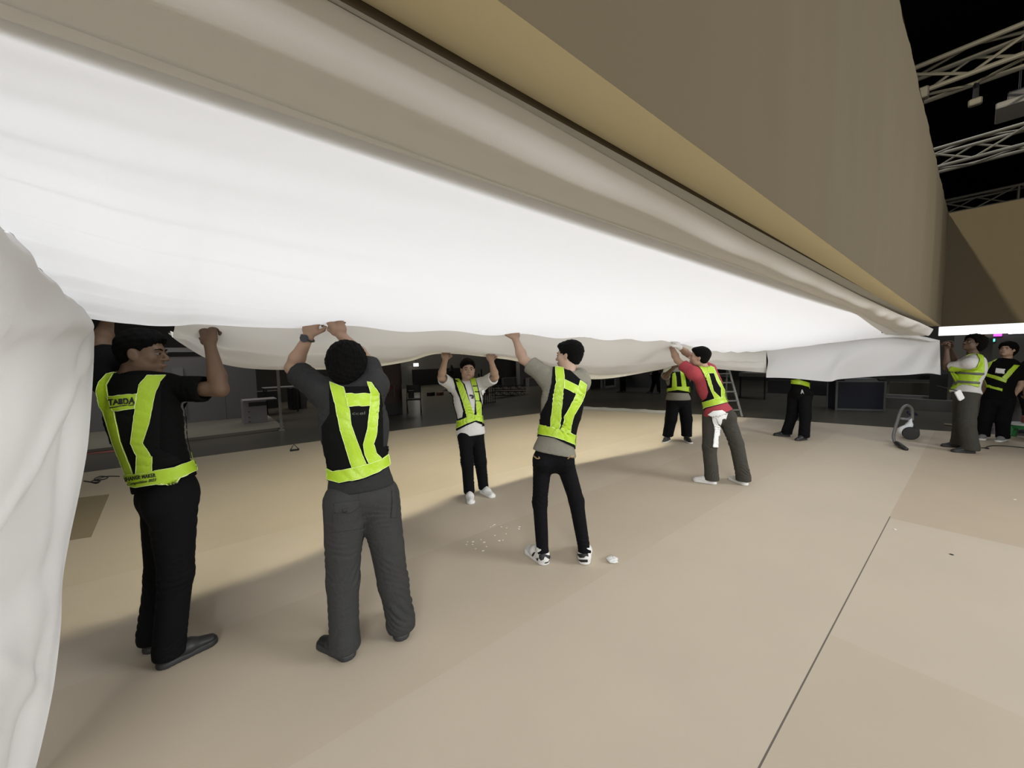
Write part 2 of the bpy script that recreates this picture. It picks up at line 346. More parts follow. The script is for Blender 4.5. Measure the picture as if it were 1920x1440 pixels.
# ------------------------------------------------------------------ soft body modelling: distance fields blended smoothly and surfaced
def unit(v): v = A_(v, dtype=float); return v/(np.linalg.norm(v)+1e-12)
class Field:
    def __init__(s, lo, hi, h):
        s.h = h; s.lo = A_(lo, float); n = np.ceil((A_(hi)-s.lo)/h).astype(int)+1; s.n = n
        s.f = np.full(n, .09, np.float32); s.ax = [s.lo[i]+h*np.arange(n[i]) for i in range(3)]
    def _sub(s, lo, hi, pad=.085):
        a = np.maximum(np.floor((A_(lo)-pad-s.lo)/s.h).astype(int), 0); b = np.minimum(np.ceil((A_(hi)+pad-s.lo)/s.h).astype(int)+1, s.n)
        if (b <= a).any(): return None, None
        sl = tuple(slice(a[i], b[i]) for i in range(3))
        return sl, (s.ax[0][sl[0]][:, None, None], s.ax[1][sl[1]][None, :, None], s.ax[2][sl[2]][None, None, :])
    def _put(s, sl, d, k, sub=False):
        a = s.f[sl]
        if sub:
            b = -d; h = np.clip(.5-.5*(a-b)/k, 0, 1); s.f[sl] = a*(1-h)+b*h+k*h*(1-h); return
        h = np.clip(.5+.5*(a-d)/k, 0, 1); s.f[sl] = (a*(1-h)+d*h-k*h*(1-h)).astype(np.float32)
    def cap(s, a, b, ra, rb, k=.02, n=None, q=1., sub=False):
        a = A_(a, float); b = A_(b, float); R = max(ra, rb)
        sl, X = s._sub(np.minimum(a, b)-R, np.maximum(a, b)+R)
        if sl is None: return s
        ab = b-a; L = ab@ab+1e-12; dx = [X[i]-a[i] for i in range(3)]
        t = np.clip((dx[0]*ab[0]+dx[1]*ab[1]+dx[2]*ab[2])/L, 0, 1)
        e = [dx[i]-t*ab[i] for i in range(3)]
        if n is not None:
            n = unit(n); dn = (e[0]*n[0]+e[1]*n[1]+e[2]*n[2])*(q-1); e = [e[i]+dn*n[i] for i in range(3)]
        d = np.sqrt(e[0]**2+e[1]**2+e[2]**2)-(ra+(rb-ra)*t)
        if n is not None: d = d/((1+q)/2)
        s._put(sl, d, k, sub); return s
    def ell(s, c, rad, ax, k=.02, sub=False):
        c = A_(c, float); R = max(rad); sl, X = s._sub(c-R, c+R)
        if sl is None: return s
        dx = [X[i]-c[i] for i in range(3)]; k0 = 0; k1 = 0
        for i in range(3):
            v = dx[0]*ax[i][0]+dx[1]*ax[i][1]+dx[2]*ax[i][2]; k0 = k0+(v/rad[i])**2; k1 = k1+(v/rad[i]**2)**2
        k0 = np.sqrt(k0); d = k0*(k0-1)/(np.sqrt(k1)+1e-9); s._put(sl, d, k, sub); return s
    def cut(s, pt, nrm, within=None, rad=None, jit=0.):       # remove what lies on the +normal side
        nrm = unit(nrm); X = (s.ax[0][:, None, None], s.ax[1][None, :, None], s.ax[2][None, None, :])
        d = sum((X[i]-pt[i])*nrm[i] for i in range(3)).astype(np.float32)
        if jit: d = d+jit*(np.sin(X[0]*170+X[2]*90)*np.sin(X[1]*190+X[2]*60)+.6*np.sin(X[0]*410+X[2]*310)*np.sin(X[1]*370)).astype(np.float32)
        if rad: 
            rr = np.sqrt(sum((X[i]-within[i])**2 for i in range(3))); d = np.where(rr < rad, d, -1)
        s.f = np.maximum(s.f, d); return s
    def surf(s):
        f = s.f; b = f < 0; b[0] = b[-1] = False; b[:, 0] = b[:, -1] = False; b[:, :, 0] = b[:, :, -1] = False
        c = np.zeros(A_(f.shape)-1, np.uint8)
        for i in (0, 1):
            for j in (0, 1):
                for k in (0, 1): c += b[i:i+c.shape[0], j:j+c.shape[1], k:k+c.shape[2]]
        I = np.argwhere((c > 0) & (c < 8)); idx = np.full(c.shape, -1, np.int32); idx[tuple(I.T)] = np.arange(len(I))
        acc = np.zeros((len(I), 3)); cnt = np.zeros(len(I)); cor = [(i, j, k) for i in (0, 1) for j in (0, 1) for k in (0, 1)]
        for a in cor:
            for axn in range(3):
                if a[axn]: continue
                e = list(a); e[axn] = 1
                f0 = f[I[:, 0]+a[0], I[:, 1]+a[1], I[:, 2]+a[2]]; f1 = f[I[:, 0]+e[0], I[:, 1]+e[1], I[:, 2]+e[2]]
                m = (f0 < 0) != (f1 < 0); t = np.where(m, f0/(f0-f1+1e-12), 0)
                P = np.tile(A_(a, float), (len(I), 1)); P[:, axn] = t; acc += P*m[:, None]; cnt += m
        V = s.lo+(I+acc/np.maximum(cnt, 1)[:, None])*s.h
        Q = []
        x0 = np.argwhere(b[:-1, 1:-1, 1:-1] != b[1:, 1:-1, 1:-1]); i, j, k = x0[:, 0], x0[:, 1]+1, x0[:, 2]+1
        q = np.stack([idx[i, j-1, k-1], idx[i, j, k-1], idx[i, j, k], idx[i, j-1, k]], 1); fl = b[i, j, k]; q[~fl] = q[~fl][:, ::-1]; Q.append(q)
        x0 = np.argwhere(b[1:-1, :-1, 1:-1] != b[1:-1, 1:, 1:-1]); i, j, k = x0[:, 0]+1, x0[:, 1], x0[:, 2]+1
        q = np.stack([idx[i-1, j, k-1], idx[i-1, j, k], idx[i, j, k], idx[i, j, k-1]], 1); fl = b[i, j, k]; q[~fl] = q[~fl][:, ::-1]; Q.append(q)
        x0 = np.argwhere(b[1:-1, 1:-1, :-1] != b[1:-1, 1:-1, 1:]); i, j, k = x0[:, 0]+1, x0[:, 1]+1, x0[:, 2]
        q = np.stack([idx[i-1, j-1, k], idx[i, j-1, k], idx[i, j, k], idx[i-1, j, k]], 1); fl = b[i, j, k]; q[~fl] = q[~fl][:, ::-1]; Q.append(q)
        return V, np.concatenate(Q)
def vnorm(V, Q):
    fn = np.cross(V[Q[:, 2]]-V[Q[:, 0]], V[Q[:, 3]]-V[Q[:, 1]]); N = np.zeros_like(V)
    for c in range(4): np.add.at(N, Q[:, c], fn)
    return N/(np.linalg.norm(N, axis=1)[:, None]+1e-12)
def smooth_v(V, Q, it=1):
    for _ in range(it):
        A = np.zeros_like(V); c = np.zeros(len(V))
        for a in range(4):
            i, j = Q[:, a], Q[:, (a+1) % 4]; np.add.at(A, i, V[j]); np.add.at(A, j, V[i]); np.add.at(c, i, 1); np.add.at(c, j, 1)
        V = V*.5+.5*A/np.maximum(c, 1)[:, None]
    return V
def wrinkle(V, Q, amp, spots, seed, base=.0015):
    # folds: ridged waves, strongest round the given spots (point, radius, fold direction, strength)
    N = vnorm(V, Q); g = np.random.default_rng(seed); d = np.zeros(len(V))
    W = sum(.35*np.sin(V@g.normal(0, 14, 3)+g.uniform(0, 6)) for _ in range(5))
    d += base*W
    for pt, rad, dr, st in spots:
        w_ = np.exp(-(np.linalg.norm(V-A_(pt), axis=1)/rad)**2)
        ph = (V@unit(unit(dr)+g.normal(0, .28, 3)))*g.uniform(75, 120)/(1 if rad < .12 else 1.6)+4.5*W+g.uniform(0, 6)
        d += amp*st*w_*(np.abs(np.sin(ph))*1.6-.8)*(.55+.45*np.sin(V@g.normal(0, 18, 3)+g.uniform(0, 6)))
    return V+N*d[:, None]
def bvh(V, Q): return BVHTree.FromPolygons([tuple(v) for v in V], Q.tolist())
def dirv(yaw, pitch=0):
    a = math.radians(yaw); b = math.radians(pitch)
    return unit((fw*math.cos(a)+rt*math.sin(a))*math.cos(b)+up*math.sin(b))
def sph(c, L, px, py, side):      # point on the pixel ray at distance L from c (side 'n' near / 'f' far)
    if not isinstance(side, str): return at(px, py, side)
    D = ray(px, py); o = O-c; a = D@D; b = 2*o@D; cc = o@o-L*L; q = b*b-4*a*cc
    if q < 0: return O+D*(-b/(2*a))
    return O+D*((-b+(1 if side == 'f' else -1)*math.sqrt(q))/(2*a))

# outlines traced on the garments, laid on to their surface
def inpoly(P, poly):
    x, y = P[:, 0], P[:, 1]; r_ = np.zeros(len(P), bool); n = len(poly)
    for i in range(n):
        x1, y1 = poly[i]; x2, y2 = poly[(i+1) % n]
        c = ((y1 > y) != (y2 > y)) & (x < (x2-x1)*(y-y1)/((y2-y1) or 1e-9)+x1); r_ ^= c
    return r_
def lay(name, poly, trees, dref, off, m, parent, step=2.2, thick=.003, back=None, vf=None):
    if vf is None:
        poly = [A_(q, float) for q in poly]; B = []
        for i in range(len(poly)):
            a, b = poly[i], poly[(i+1) % len(poly)]; n = max(1, int(np.linalg.norm(b-a)/step))
            B += [a+(b-a)*k/n for k in range(n)]
        B = A_(B); lo, hi = B.min(0), B.max(0)
        gx, gy = np.meshgrid(np.arange(lo[0], hi[0], step), np.arange(lo[1], hi[1], step)); Gp = np.stack([gx.ravel(), gy.ravel()], 1)
        Gp = Gp[inpoly(Gp, [tuple(q) for q in poly])] if len(Gp) else Gp
        if len(Gp):
            dd = np.min(np.linalg.norm(Gp[:, None]-B[None], axis=2), axis=1); Gp = Gp[dd > step*.55]
        pts = [Vector(q) for q in B]+[Vector(q) for q in Gp]
        r_ = delaunay_2d_cdt(pts, [(i, (i+1) % len(B)) for i in range(len(B))], [], 1, 1e-5)
        P2 = [tuple(q) for q in r_[0]]; T = [tuple(q) for q in r_[2]]
    else: P2, T = vf
    # boundary edges
    ec = {}
    for t in T:
        for a, b in zip(t, t[1:]+t[:1]): ec[(a, b)] = 1
    bd = [(a, b) for a, b in ec if (b, a) not in ec]
    passes = [False]+([True] if back is not None else []); mb = MB()
    for bk in passes:
        fr, bt = [], []; last = dref
        for x, y in P2:
            D = Vector(ray(x, y)).normalized(); Ov = Vector(O); hit = None
            if not bk:
                for tr in trees:
                    h = tr.ray_cast(Ov, D)
                    if h[0] is not None and (hit is None or h[3] < hit[3]) and abs(h[3]-dref*1) < .75+dref*.12: hit = h
            else:
                h = back.ray_cast(Ov+D*(dref*1.25+1.2), -D); hit = h if h[0] is not None else None
            if hit is None:
                q = Ov+D*last*1.0
                cand = [tr.find_nearest(q) for tr in (trees if not bk else [back])]; cand = [c for c in cand if c[0] is not None]
                hit = min(cand, key=lambda c: c[3]); P, N = hit[0], hit[1]
                off_ = off
            else:
                P, N = hit[0], hit[1]
                if not bk: last = last*.6+(P-Ov).length*.4
            if N.dot(D) > 0 and not bk: N = (N-D*N.dot(D)).normalized()
            fr.append(P+N*off); bt.append(P+N*(off-thick))
        n = len(fr); Fq = [t if not bk else t[::-1] for t in T]
        # orientation of T is counter-clockwise with y down: flip so that it faces the viewer
        Fq = [q[::-1] for q in Fq]; Fb = [tuple(i+n for i in q[::-1]) for q in Fq]
        side = [((a, b, b+n, a+n) if not bk else (b, a, a+n, b+n)) for a, b in bd]
        mb.add([tuple(v) for v in fr+bt], Fq+Fb+side)
        if bk or len(passes) == 1: continue
        o_first = mb.build(name, m, parent, smooth=True); mb = MB()
    o_last = mb.build(name, m, parent, smooth=True)
    return o_first if len(passes) > 1 else o_last
def outline(name, poly, wpx, *rest, **k):
    # narrow ribbon along a closed outline
    poly = [A_(q, float) for q in poly]; n = len(poly); mbs = []
    area2 = sum(poly[i][0]*poly[(i+1) % n][1]-poly[(i+1) % n][0]*poly[i][1] for i in range(n)); sg = 1 if area2 > 0 else -1
    inn = []
    for i in range(n):
        e1 = unit(poly[i]-poly[i-1]); e2 = unit(poly[(i+1) % n]-poly[i]); n1 = A_([-e1[1], e1[0]])*sg; n2 = A_([-e2[1], e2[0]])*sg
        bs = unit(n1+n2); inn.append(poly[i]+bs*wpx/max(.5, bs@n1))
    P2 = []; T = []; st = 3.
    for i in range(n):
        a, b, c, d = poly[i], poly[(i+1) % n], inn[(i+1) % n], inn[i]; m_ = max(1, int(np.linalg.norm(b-a)/st)); o = len(P2)
        for q in range(m_+1): P2 += [tuple(a+(b-a)*q/m_), tuple(d+(c-d)*q/m_)]
        for q in range(m_): j = o+2*q; T.append((j, j+2, j+3, j+1) if sg > 0 else (j, j+1, j+3, j+2))
    return lay(name, None, *rest, vf=(P2, T), **k)
def text_px(txt, p0, p1, hpx, shear=0., bold=0.):
    # letters as triangles in photo pixels: baseline from p0 to p1
    cu = bpy.data.curves.new('t', 'FONT'); cu.body = txt; cu.resolution_u = 3; cu.shear = shear; cu.offset = bold
    o = bpy.data.objects.new('t', cu); COL.objects.link(o); dg = bpy.context.evaluated_depsgraph_get()
    me = o.evaluated_get(dg).to_mesh(); V = A_([tuple(v.co) for v in me.vertices])[:, :2]; T = [tuple(q.vertices) for q in me.polygons]
    COL.objects.unlink(o); bpy.data.objects.remove(o)
    V[:, 0] -= V[:, 0].min(); W = V[:, 0].max(); Hh = V[:, 1].max()
    p0 = A_(p0, float); p1 = A_(p1, float); ex = (p1-p0)/W; ey = A_([ex[1], -ex[0]]); ey = -unit(A_([-ex[1], ex[0]]))*hpx/Hh
    P2 = [tuple(p0+ex*v[0]+ey*v[1]) for v in V]
    return P2, [t[::-1] for t in T]
Z = lambda ox, oy, s, pts: [(ox+x/s, oy+y/s) for x, y in pts]

def hand(Fd, W, D, N, curl=1., k=.007, g=1., mirror=1, rr=0.):
    D = unit(D); N = unit(A_(N)-D*(D@A_(N))); Sd = np.cross(D, N)*mirror; m = 1.12
    Fd.cap(W, W+D*.03*m, .027+rr, .032+rr, .012, N, 1.35)
    Fd.cap(W+D*.03*m-Sd*.018*m, W+D*.072*m-Sd*.022*m, .026+rr, .022+rr, .012, N, 1.4); Fd.cap(W+D*.03*m+Sd*.015*m, W+D*.075*m+Sd*.024*m, .026+rr, .022+rr, .012, N, 1.4)
    for i, (o, L) in enumerate(((.033, .9), (.011, 1.), (-.011, .95), (-.032, .78))):
        P = W+D*(.083-.006*(abs(i-1.4)))*m+Sd*o*m; a = 0
        for L0, c, r0, r1 in ((.040, 55, .0105, .0098), (.026, 75, .0096, .0090), (.020, 45, .0090, .0076)):
            a += math.radians(c*curl+4*i); q = P+(D*math.cos(a)+N*math.sin(a))*L0*L*m; Fd.cap(P, q, r0+rr, r1+rr, k); P = q
    P = W+D*.022*m+Sd*.030*m; q = P+unit(D*.55+Sd*.55+N*.5)*.042*m; r2 = q+unit(D*.6-Sd*.1+N*.8)*.030*m
    Fd.cap(P, q, .0145+rr, .012+rr, .010); Fd.cap(q, r2, .0115+rr, .009+rr, k)

def person(c):
    s = c.get('s', 1.); h = c.get('h', .008); zf = c.get('z0', 0.)
    feet = []
    for (hx, hy), (tx, ty) in c['feet']:
        H = onz(hx, hy, zf); T = onz(tx, ty, zf); T = H+unit(T-H)*.265*s; feet.append((H, T))
    d0 = c.get('d0', None) or np.mean([depth(H) for H, T in feet])
    J = lambda q: at(q[0], q[1], d0+(q[2] if len(q) > 2 else 0))
    pel, neck, head = J(c['pel']), J(c['neck']), J(c['head']); sp = unit(neck-pel)
    pf = dirv(c['pyaw']); pr = unit(np.cross(pf, up)); cf = dirv(c['cyaw']); cf = unit(cf-sp*(cf@sp)); crt = unit(np.cross(cf, sp))
    hf_ = dirv(c['hyaw'], c.get('hpitch', 0)); hu_ = unit(unit(head-neck)*.5+up-hf_*(hf_@(unit(head-neck)*.5+up))); hr = unit(np.cross(hf_, hu_)); hu_ = np.cross(hr, hf_)
    arms = []
    for a in c['arms']:
        Sh = J(a['s']); dn = lambda q: q if isinstance(q[2], str) else (q[0], q[1], d0+q[2]); E = sph(Sh, .28*s, *dn(a['e'])); Wr = sph(E, .245*s, *dn(a['w'])); arms.append((Sh, E, Wr, a))
    legs = []
    side = unit(rv_side(feet, pel))
    for i, (H, T) in enumerate(feet):
        t = unit(T-H); An = H+t*.055*s+up*.085*s; hip = pel-up*.03+(side*(-1 if i == 0 else 1))*.085*s
        kx, ky = c['knees'][i][:2]; kd = (depth(An)+depth(hip))/2+(c['knees'][i][2] if len(c['knees'][i]) > 2 else .02); K = at(kx, ky, kd)
        legs.append((hip, K, An, H, T, t))
    allp = A_([pel, neck, head]+[q for a in arms for q in a[:3]]+[q for l in legs for q in l[1:5]])
    lo, hi = allp.min(0)-.2, allp.max(0)+.2; lo[2] = zf-.02
    root = thing('person', c['label'], 'person', (pel[0], pel[1], zf), c.get('group'))
    chest = pel*.32+neck*.68; waist = pel*.66+neck*.34; bw = c.get('bw', 1.)*s; dp = c.get('dp', 1.)
    shm = (arms[0][0]+arms[1][0])/2
    def torso(F, g):
        F.ell(pel+sp*.02, (.150*bw+g, .108*bw*dp+g, .125+g), (pr, pf, up), .04)
        F.cap(pel+sp*.02, chest, .128*bw+g, .145*bw+g, .05, cf, 1.35/dp)
        F.ell(chest-sp*.02, (.158*bw+g, .112*bw*dp+g, .17+g), (crt, cf, sp), .05)
        F.cap(neck-sp*.07-crt*.06, neck-sp*.07+crt*.06, .07*s+g, .07*s+g, .05)
        for Sh, E, Wr, a in arms:
            F.cap(neck-sp*.045, Sh, .052*s+g, .056*s+g, .05); F.cap(chest+sp*.05, Sh, .08*s+g, .052*s+g, .05)
    # ---- body: one continuous surface
    B = Field(lo, hi, h); torso(B, -.012)
    B.cap(neck-sp*.05, neck+(head-neck)*.55, .056*s, .054*s, .03)
    B.cap(neck, head-hu_*.04-hf_*.01, .052*s, .055*s, .02)
    for hip, K, An, H, T, t in legs:
        B.cap(hip, K, .075*s, .052*s, .03); B.cap(K, An, .048*s, .034*s, .02); B.cap(An, H+t*.06+up*.045, .030, .026, .02); B.cap(H+t*.06+up*.045, H+t*.20+up*.030, .026, .018, .02)
    # head
    hs = c.get('hs', 1.)*s; X = lambda x, y, z: head+(hr*x+hf_*y+hu_*z)*hs; axs = (hr, hf_, hu_)
    def EL(F, x, y, z, a, b, cc, k, sub=False, g=0.): F.ell(X(x, y, z), (a*hs+g, b*hs+g, cc*hs+g), axs, k, sub)
    def face(F):
        EL(F, 0, -.012, .038, .074, .094, .080, .02); EL(F, 0, .030, -.018, .060, .060, .086, .03)
        EL(F, 0, .040, -.068, .046, .042, .036, .025); EL(F, 0, .072, -.094, .019, .017, .015, .02)
        for sd in (-1, 1):
            EL(F, sd*.052, .02, -.055, .020, .035, .035, .025); EL(F, sd*.040, .058, -.022, .022, .020, .020, .018)
        F.cap(X(-.034, .078, .022), X(.034, .078, .022), .012*hs, .012*hs, .012)
        for sd in (-1, 1): EL(F, sd*.031, .098, .002, .018, .014, .012, .010, True)
        F.cap(X(0, .086, .010), X(0, .108, -.022), .0075*hs, .0115*hs, .008); EL(F, 0, .109, -.027, .011, .010, .009, .006)
        for sd in (-1, 1): EL(F, sd*.013, .097, -.030, .008, .010, .007, .006)
        EL(F, 0, .088, -.055, .024, .012, .008, .006); EL(F, 0, .086, -.067, .021, .012, .008, .006); EL(F, 0, .104, -.0605, .022, .009, .0016, .003, True)
        for sd in (-1, 1):
            F.ell(X(sd*.076, -.004, -.006), (.008*hs, .019*hs, .031*hs), (unit(hr+hf_*sd*.35), unit(hf_-hr*sd*.35+hu_*.15), unit(hu_-hf_*.15)), .006)
            F.ell(X(sd*.086, .003, -.003), (.006*hs, .010*hs, .018*hs), (hr, hf_, hu_), .003, True)
    face(B)
    for Sh, E, Wr, a in arms:
        B.cap(Sh, E, .048*s, .037*s, .02); m_ = E*.7+Wr*.3; B.cap(E, m_, .037*s, .041*s, .02); B.cap(m_, Wr, .041*s, .026*s, .02, None)
        if not a.get('glove'):
            fd = unit(Wr-E); D = unit(fd*.6+up*.6) if a.get('up', True) else fd
            hand(B, Wr, D, a.get('n', cf), a.get('curl', 1.), mirror=a.get('m', 1))
    V, Q = B.surf(); V = smooth_v(V, Q, 1); mesh_obj('body', V, Q, c['skin'], root)
    for Sh, E, Wr, a in arms:
        if a.get('glove'):
            G_ = Field(np.minimum(Wr, E)-.2, np.maximum(Wr, E)+.25, .006); fd = unit(Wr-E); D = unit(fd*.6+up*.6)
            hand(G_, Wr, D, a.get('n', cf), a.get('curl', 1.), mirror=a.get('m', 1), rr=.003); G_.cap(Wr-fd*.03, Wr, .033, .031, .01)
            v, q = G_.surf(); tag(mesh_obj('glove', v, q, GLV, root), 'white knitted glove')
        if a.get('watch'):
            fd = unit(Wr-E); P = Wr-fd*.015; wm = MB(); sd = unit(np.cross(fd, -fw)); n_ = unit(np.cross(sd, fd)); n_ = n_ if n_@fw < 0 else -n_
            ring = [P+(sd*math.cos(t)*.036+n_*math.sin(t)*.032) for t in np.linspace(0, 2*math.pi, 25)]
            wm.tube(ring, .006, 8, False); wo = wm.build('wristwatch', SHOE, root, True)
            dl = MB().tube([P+n_*.028+fd*.0, P+n_*.044], [.022, .021], 24); dl.build('dial', mat('watch_dial', (.03, .035, .045), .25), wo)
    # ---- shirt
    g = c.get('loose', .012); hs_ = c.get('hem', -.02)
    Sf = Field(A_(pel)-.0+np.minimum(0, allp.min(0)*0)-[.42, .42, .22] if False else np.minimum(np.minimum(pel, neck), A_([a[0] for a in arms]+[a[1] for a in arms]).min(0))-.24, np.maximum(np.maximum(pel, neck), A_([a[0] for a in arms]+[a[1] for a in arms]).max(0))+.2, max(h, .007) if h < .008 else h)
    torso(Sf, g)
    if c.get('over', hs_ < .0):
        for hip, K, An, H, T, t in legs: Sf.ell(hip-pf*.045, (.078*s+g*.9, .075*s+g*.9, .10*s), (pr, pf, up), .04)
        Sf.ell(pel, (.158*bw+g*.9, .118*bw*dp+g*.9, .14), (pr, pf, up), .03)
    sl = c.get('sleeve', .62)
    for Sh, E, Wr, a in arms: Sf.cap(Sh, Sh*(1-sl)+E*sl, .058*s+g*.6, .058*s+g*.8, .025)
    for Sh, E, Wr, a in arms:
        ad = unit(E-Sh); cp = Sh*(1-sl)+E*sl; Sf.cut(cp, ad, cp, .13); Sf.cap(cp-ad*.03, cp+ad*.05, .048*s, .054*s, .004, sub=True)
    Sf.cut(pel+sp*hs_, -sp if not c.get('level') else -up)
    Sf.cap(neck+sp*.0, neck+sp*.12, .052*s, .07*s, .01, sub=True)
    V, Q = Sf.surf(); V = smooth_v(V, Q, 2); spots = []
    for Sh, E, Wr, a in arms:
        spots += [(Sh*.6+chest*.4-sp*.05, .11, unit(Sh-chest)+sp*.3, .8), (Sh*.4+E*.6, .08, E-Sh, .8)]
    spots += [(waist, .16, sp+crt*.25, .55), (waist+crt*.1, .12, sp, .4), (chest, .2, crt*.4+sp, .35)]
    V = wrinkle(V, Q, .0085, spots, c['seed']); mesh_obj('shirt', V, Q, c['shirt'], root); tS = bvh(V, Q)
    # ---- trousers
    tr_ = c.get('tr', (.098, .078, .066)); lp = A_([l[i] for l in legs for i in (0, 1, 2)]+[pel])
    Tf = Field(np.append((lp.min(0)-.2)[:2], zf), lp.max(0)+[.2, .2, .16], max(h, .007) if h < .008 else h)
    Tf.ell(pel+sp*.0, (.158*bw, .118*bw*dp, .13), (pr, pf, up), .03); Tf.cap(pel, pel+sp*.12, .135*bw, .128*bw, .03, cf, 1.3/dp)
    for i, (hip, K, An, H, T, t) in enumerate(legs):
        Tf.ell(hip-pf*.045+up*.0, (.078*s, .075*s, .085*s), (pr, pf, up), .03)
        Tf.cap(hip, K, tr_[0]*s, tr_[1]*s, .028); Tf.cap(K, An+up*.0, tr_[1]*s, tr_[2]*s, .025)
        Tf.cap(An, An-up*(c.get('brk', .03)), tr_[2]*s, (tr_[2]+.004)*s, .015)
    Tf.cut(pel+sp*c.get('rise', .075), sp); Tf.cut(A_([0, 0, zf+c.get('cuff', .045)]), -up)
    V, Q = Tf.surf(); V = smooth_v(V, Q, 2); spots = []
    for hip, K, An, H, T, t in legs: spots += [(K, .11, up, .9), (An+up*.06, .10, up+t*.3, 1.1), (hip-up*.08, .12, up+pr*.5, .6), (K*.5+hip*.5, .16, up+pr*.7, .4)]
    V = wrinkle(V, Q, c.get('tw', .008), spots, c['seed']+9); mesh_obj('trousers', V, Q, c['pants'], root); tT = bvh(V, Q)
    # ---- hair
    hk = c.get('hair', 'short'); Hf = Field(head-.2*hs, head+.22*hs, h*.8)
    gh = {'short': .012, 'crop': .005, 'mop': .026, 'afro': .034}[hk]
    EL(Hf, 0, -.018, .044, .076, .094, .080, .02, g=gh)
    if hk in ('mop', 'afro'): EL(Hf, 0, -.045, -.005, .074, .070, .085, .03, g=gh*.7)
    else: EL(Hf, 0, -.040, .0, .066, .062, .075, .02, g=gh*.5)
    if hk == 'crop': EL(Hf, 0, .015, .075, .060, .075, .048, .02, g=.012)
    if hk != 'crop': EL(Hf, 0, .055, .080, .060, .040, .030, .02, g=gh*.3)
    q0 = {'short': (.070, .050), 'crop': (.074, .052), 'mop': (.068, .030), 'afro': (.045, .030)}[hk]
    Hf.cut(X(0, q0[0], q0[1]), unit(hf_*.70-hu_*.71), jit=.006) if hk in ('short', 'crop') else Hf.cut(X(0, q0[0], q0[1]), unit(hf_*.80-hu_*.60), jit=.004)
    if hk in ('short', 'crop'): Hf.cut(X(0, 0, -.066), -hu_, jit=.004)
    for sd in (-1, 1): EL(Hf, sd*.090, .016, -.016, .024, .026, .036, .006, True)
    V, Q = Hf.surf(); N = vnorm(V, Q); gg = np.random.default_rng(c['seed'])
    d = sum(np.sin(V@gg.normal(0, k_, 3)+gg.uniform(0, 6)) for k_ in ((60, 90, 130, 180, 240) if hk != 'mop' else (110, 170, 230, 300, 380)))*{'short': c.get('curly', .0006), 'crop': .0010, 'mop': .0015, 'afro': .0022}[hk]
    mesh_obj('hair', V+N*d[:, None], Q, HAIR, root)
    if c.get('face'):
        for sd in (-1, 1):
            e = MB(); ps = []
            for i in range(9):
                for j in range(12):
                    a, b = math.pi*i/8, 2*math.pi*j/12; ps.append(X(sd*.031+.0125*math.sin(a)*math.cos(b), .078+.0125*math.sin(a)*math.sin(b), .002+.0095*math.cos(a)))
            e.add(ps, [(i*12+j, i*12+(j+1) % 12, i*12+12+(j+1) % 12, i*12+12+j) for i in range(8) for j in range(12)]); eo = e.build('eye', EYEW, root, True)
            MB().tube([X(sd*.031, .084, .002), X(sd*.031, .0915, .001)], [.0065*hs, .005*hs], 12).build('iris', IRIS, eo, True)
            MB().tube([X(sd*.012, .094, .020), X(sd*.030, .0925, .026), X(sd*.050, .078, .021)], [.003, .004, .002], 6).build('eyebrow', HAIR, root, True)
            MB().tube([X(sd*.016, .0895, .008), X(sd*.031, .0945, .0105), X(sd*.046, .083, .007)], [.002, .0035, .002], 6).build('eyelid', c['skin'], eo, True)
        MB().tube([X(-.021, .093, -.060), X(0, .0985, -.058), X(.021, .093, -.060)], [.002, .0048, .002], 8).build('lips', LIP, root, True)
    # ---- shoes
    for i, (hip, K, An, H, T, t) in enumerate(legs):
        q_ = c.get('ss', 1.)
        hh = .0055 if d0 < 5 else .008; Sf2 = Field(np.minimum(H, T)-[.09, .09, 0]+[0, 0, -.005], np.maximum(H, T)+[.09, .09, .16], hh)
        Sf2.cap(H+t*.045+up*.042*q_, H+t*.13+up*.045*q_, .040*q_, .042*q_, .02); Sf2.cap(H+t*.13+up*.042*q_, H+t*.225+up*.026*q_, .042*q_, .030*q_, .02, up, 1.1)
        Sf2.cap(H+t*.045+up*.04, H+t*.06+up*.085*q_, .038*q_, .040*q_, .02); Sf2.cap(H+t*.055+up*.09*q_, H+t*.06+up*.16, .030, .034, .006, sub=True)
        Sf2.cut(A_([0, 0, zf+.014]), -up)
        v, q = Sf2.surf(); v = smooth_v(v, q, 1); so = mesh_obj('shoe', v, q, c['shoe'][0], root)
        Sl = Field(np.minimum(H, T)-[.1, .1, .03], np.maximum(H, T)+[.1, .1, .08], hh)
        Sl.cap(H+t*.045+up*.012, H+t*.12+up*.012, .046, .043, .01); Sl.cap(H+t*.12+up*.012, H+t*.215+up*.012, .043, .046, .01)
        Sl.cut(A_([0, 0, zf+.002]), -up); Sl.cut(A_([0, 0, zf+(.032 if len(c['shoe']) < 3 else c['shoe'][2])]), up)
        v, q = Sl.surf(); mesh_obj('sole', v, q, c['shoe'][1], so)
        c.setdefault('shoetrees', []).append(tT2 if False else bvh(*Sf2.surf()))
        if c.get('laces') and True:
            L_ = MB()
            for e_ in range(4):
                b_ = H+t*(.12+.022*e_)+up*(.092-.009*e_); sd_ = unit(np.cross(t, up)); L_.tube([b_-sd_*.02-up*.006, b_+up*.002, b_+sd_*.02-up*.006], .0025, 6)
            L_.build('laces', GLV, so, True)
    # ---- vest
    To = Field(np.minimum(pel, neck)-.3, np.maximum(pel, neck)+.3, .014); torso(To, g+.004); v, q = To.surf(); tO = bvh(v, q)
    dref = d0*np.linalg.norm(ray(*c['pel'][:2])); trees = [tS, tT]
    bk = tO if c.get('wrap', True) else None; stp = c.get('step', max(1.2, 4.6/d0))
    vest = None
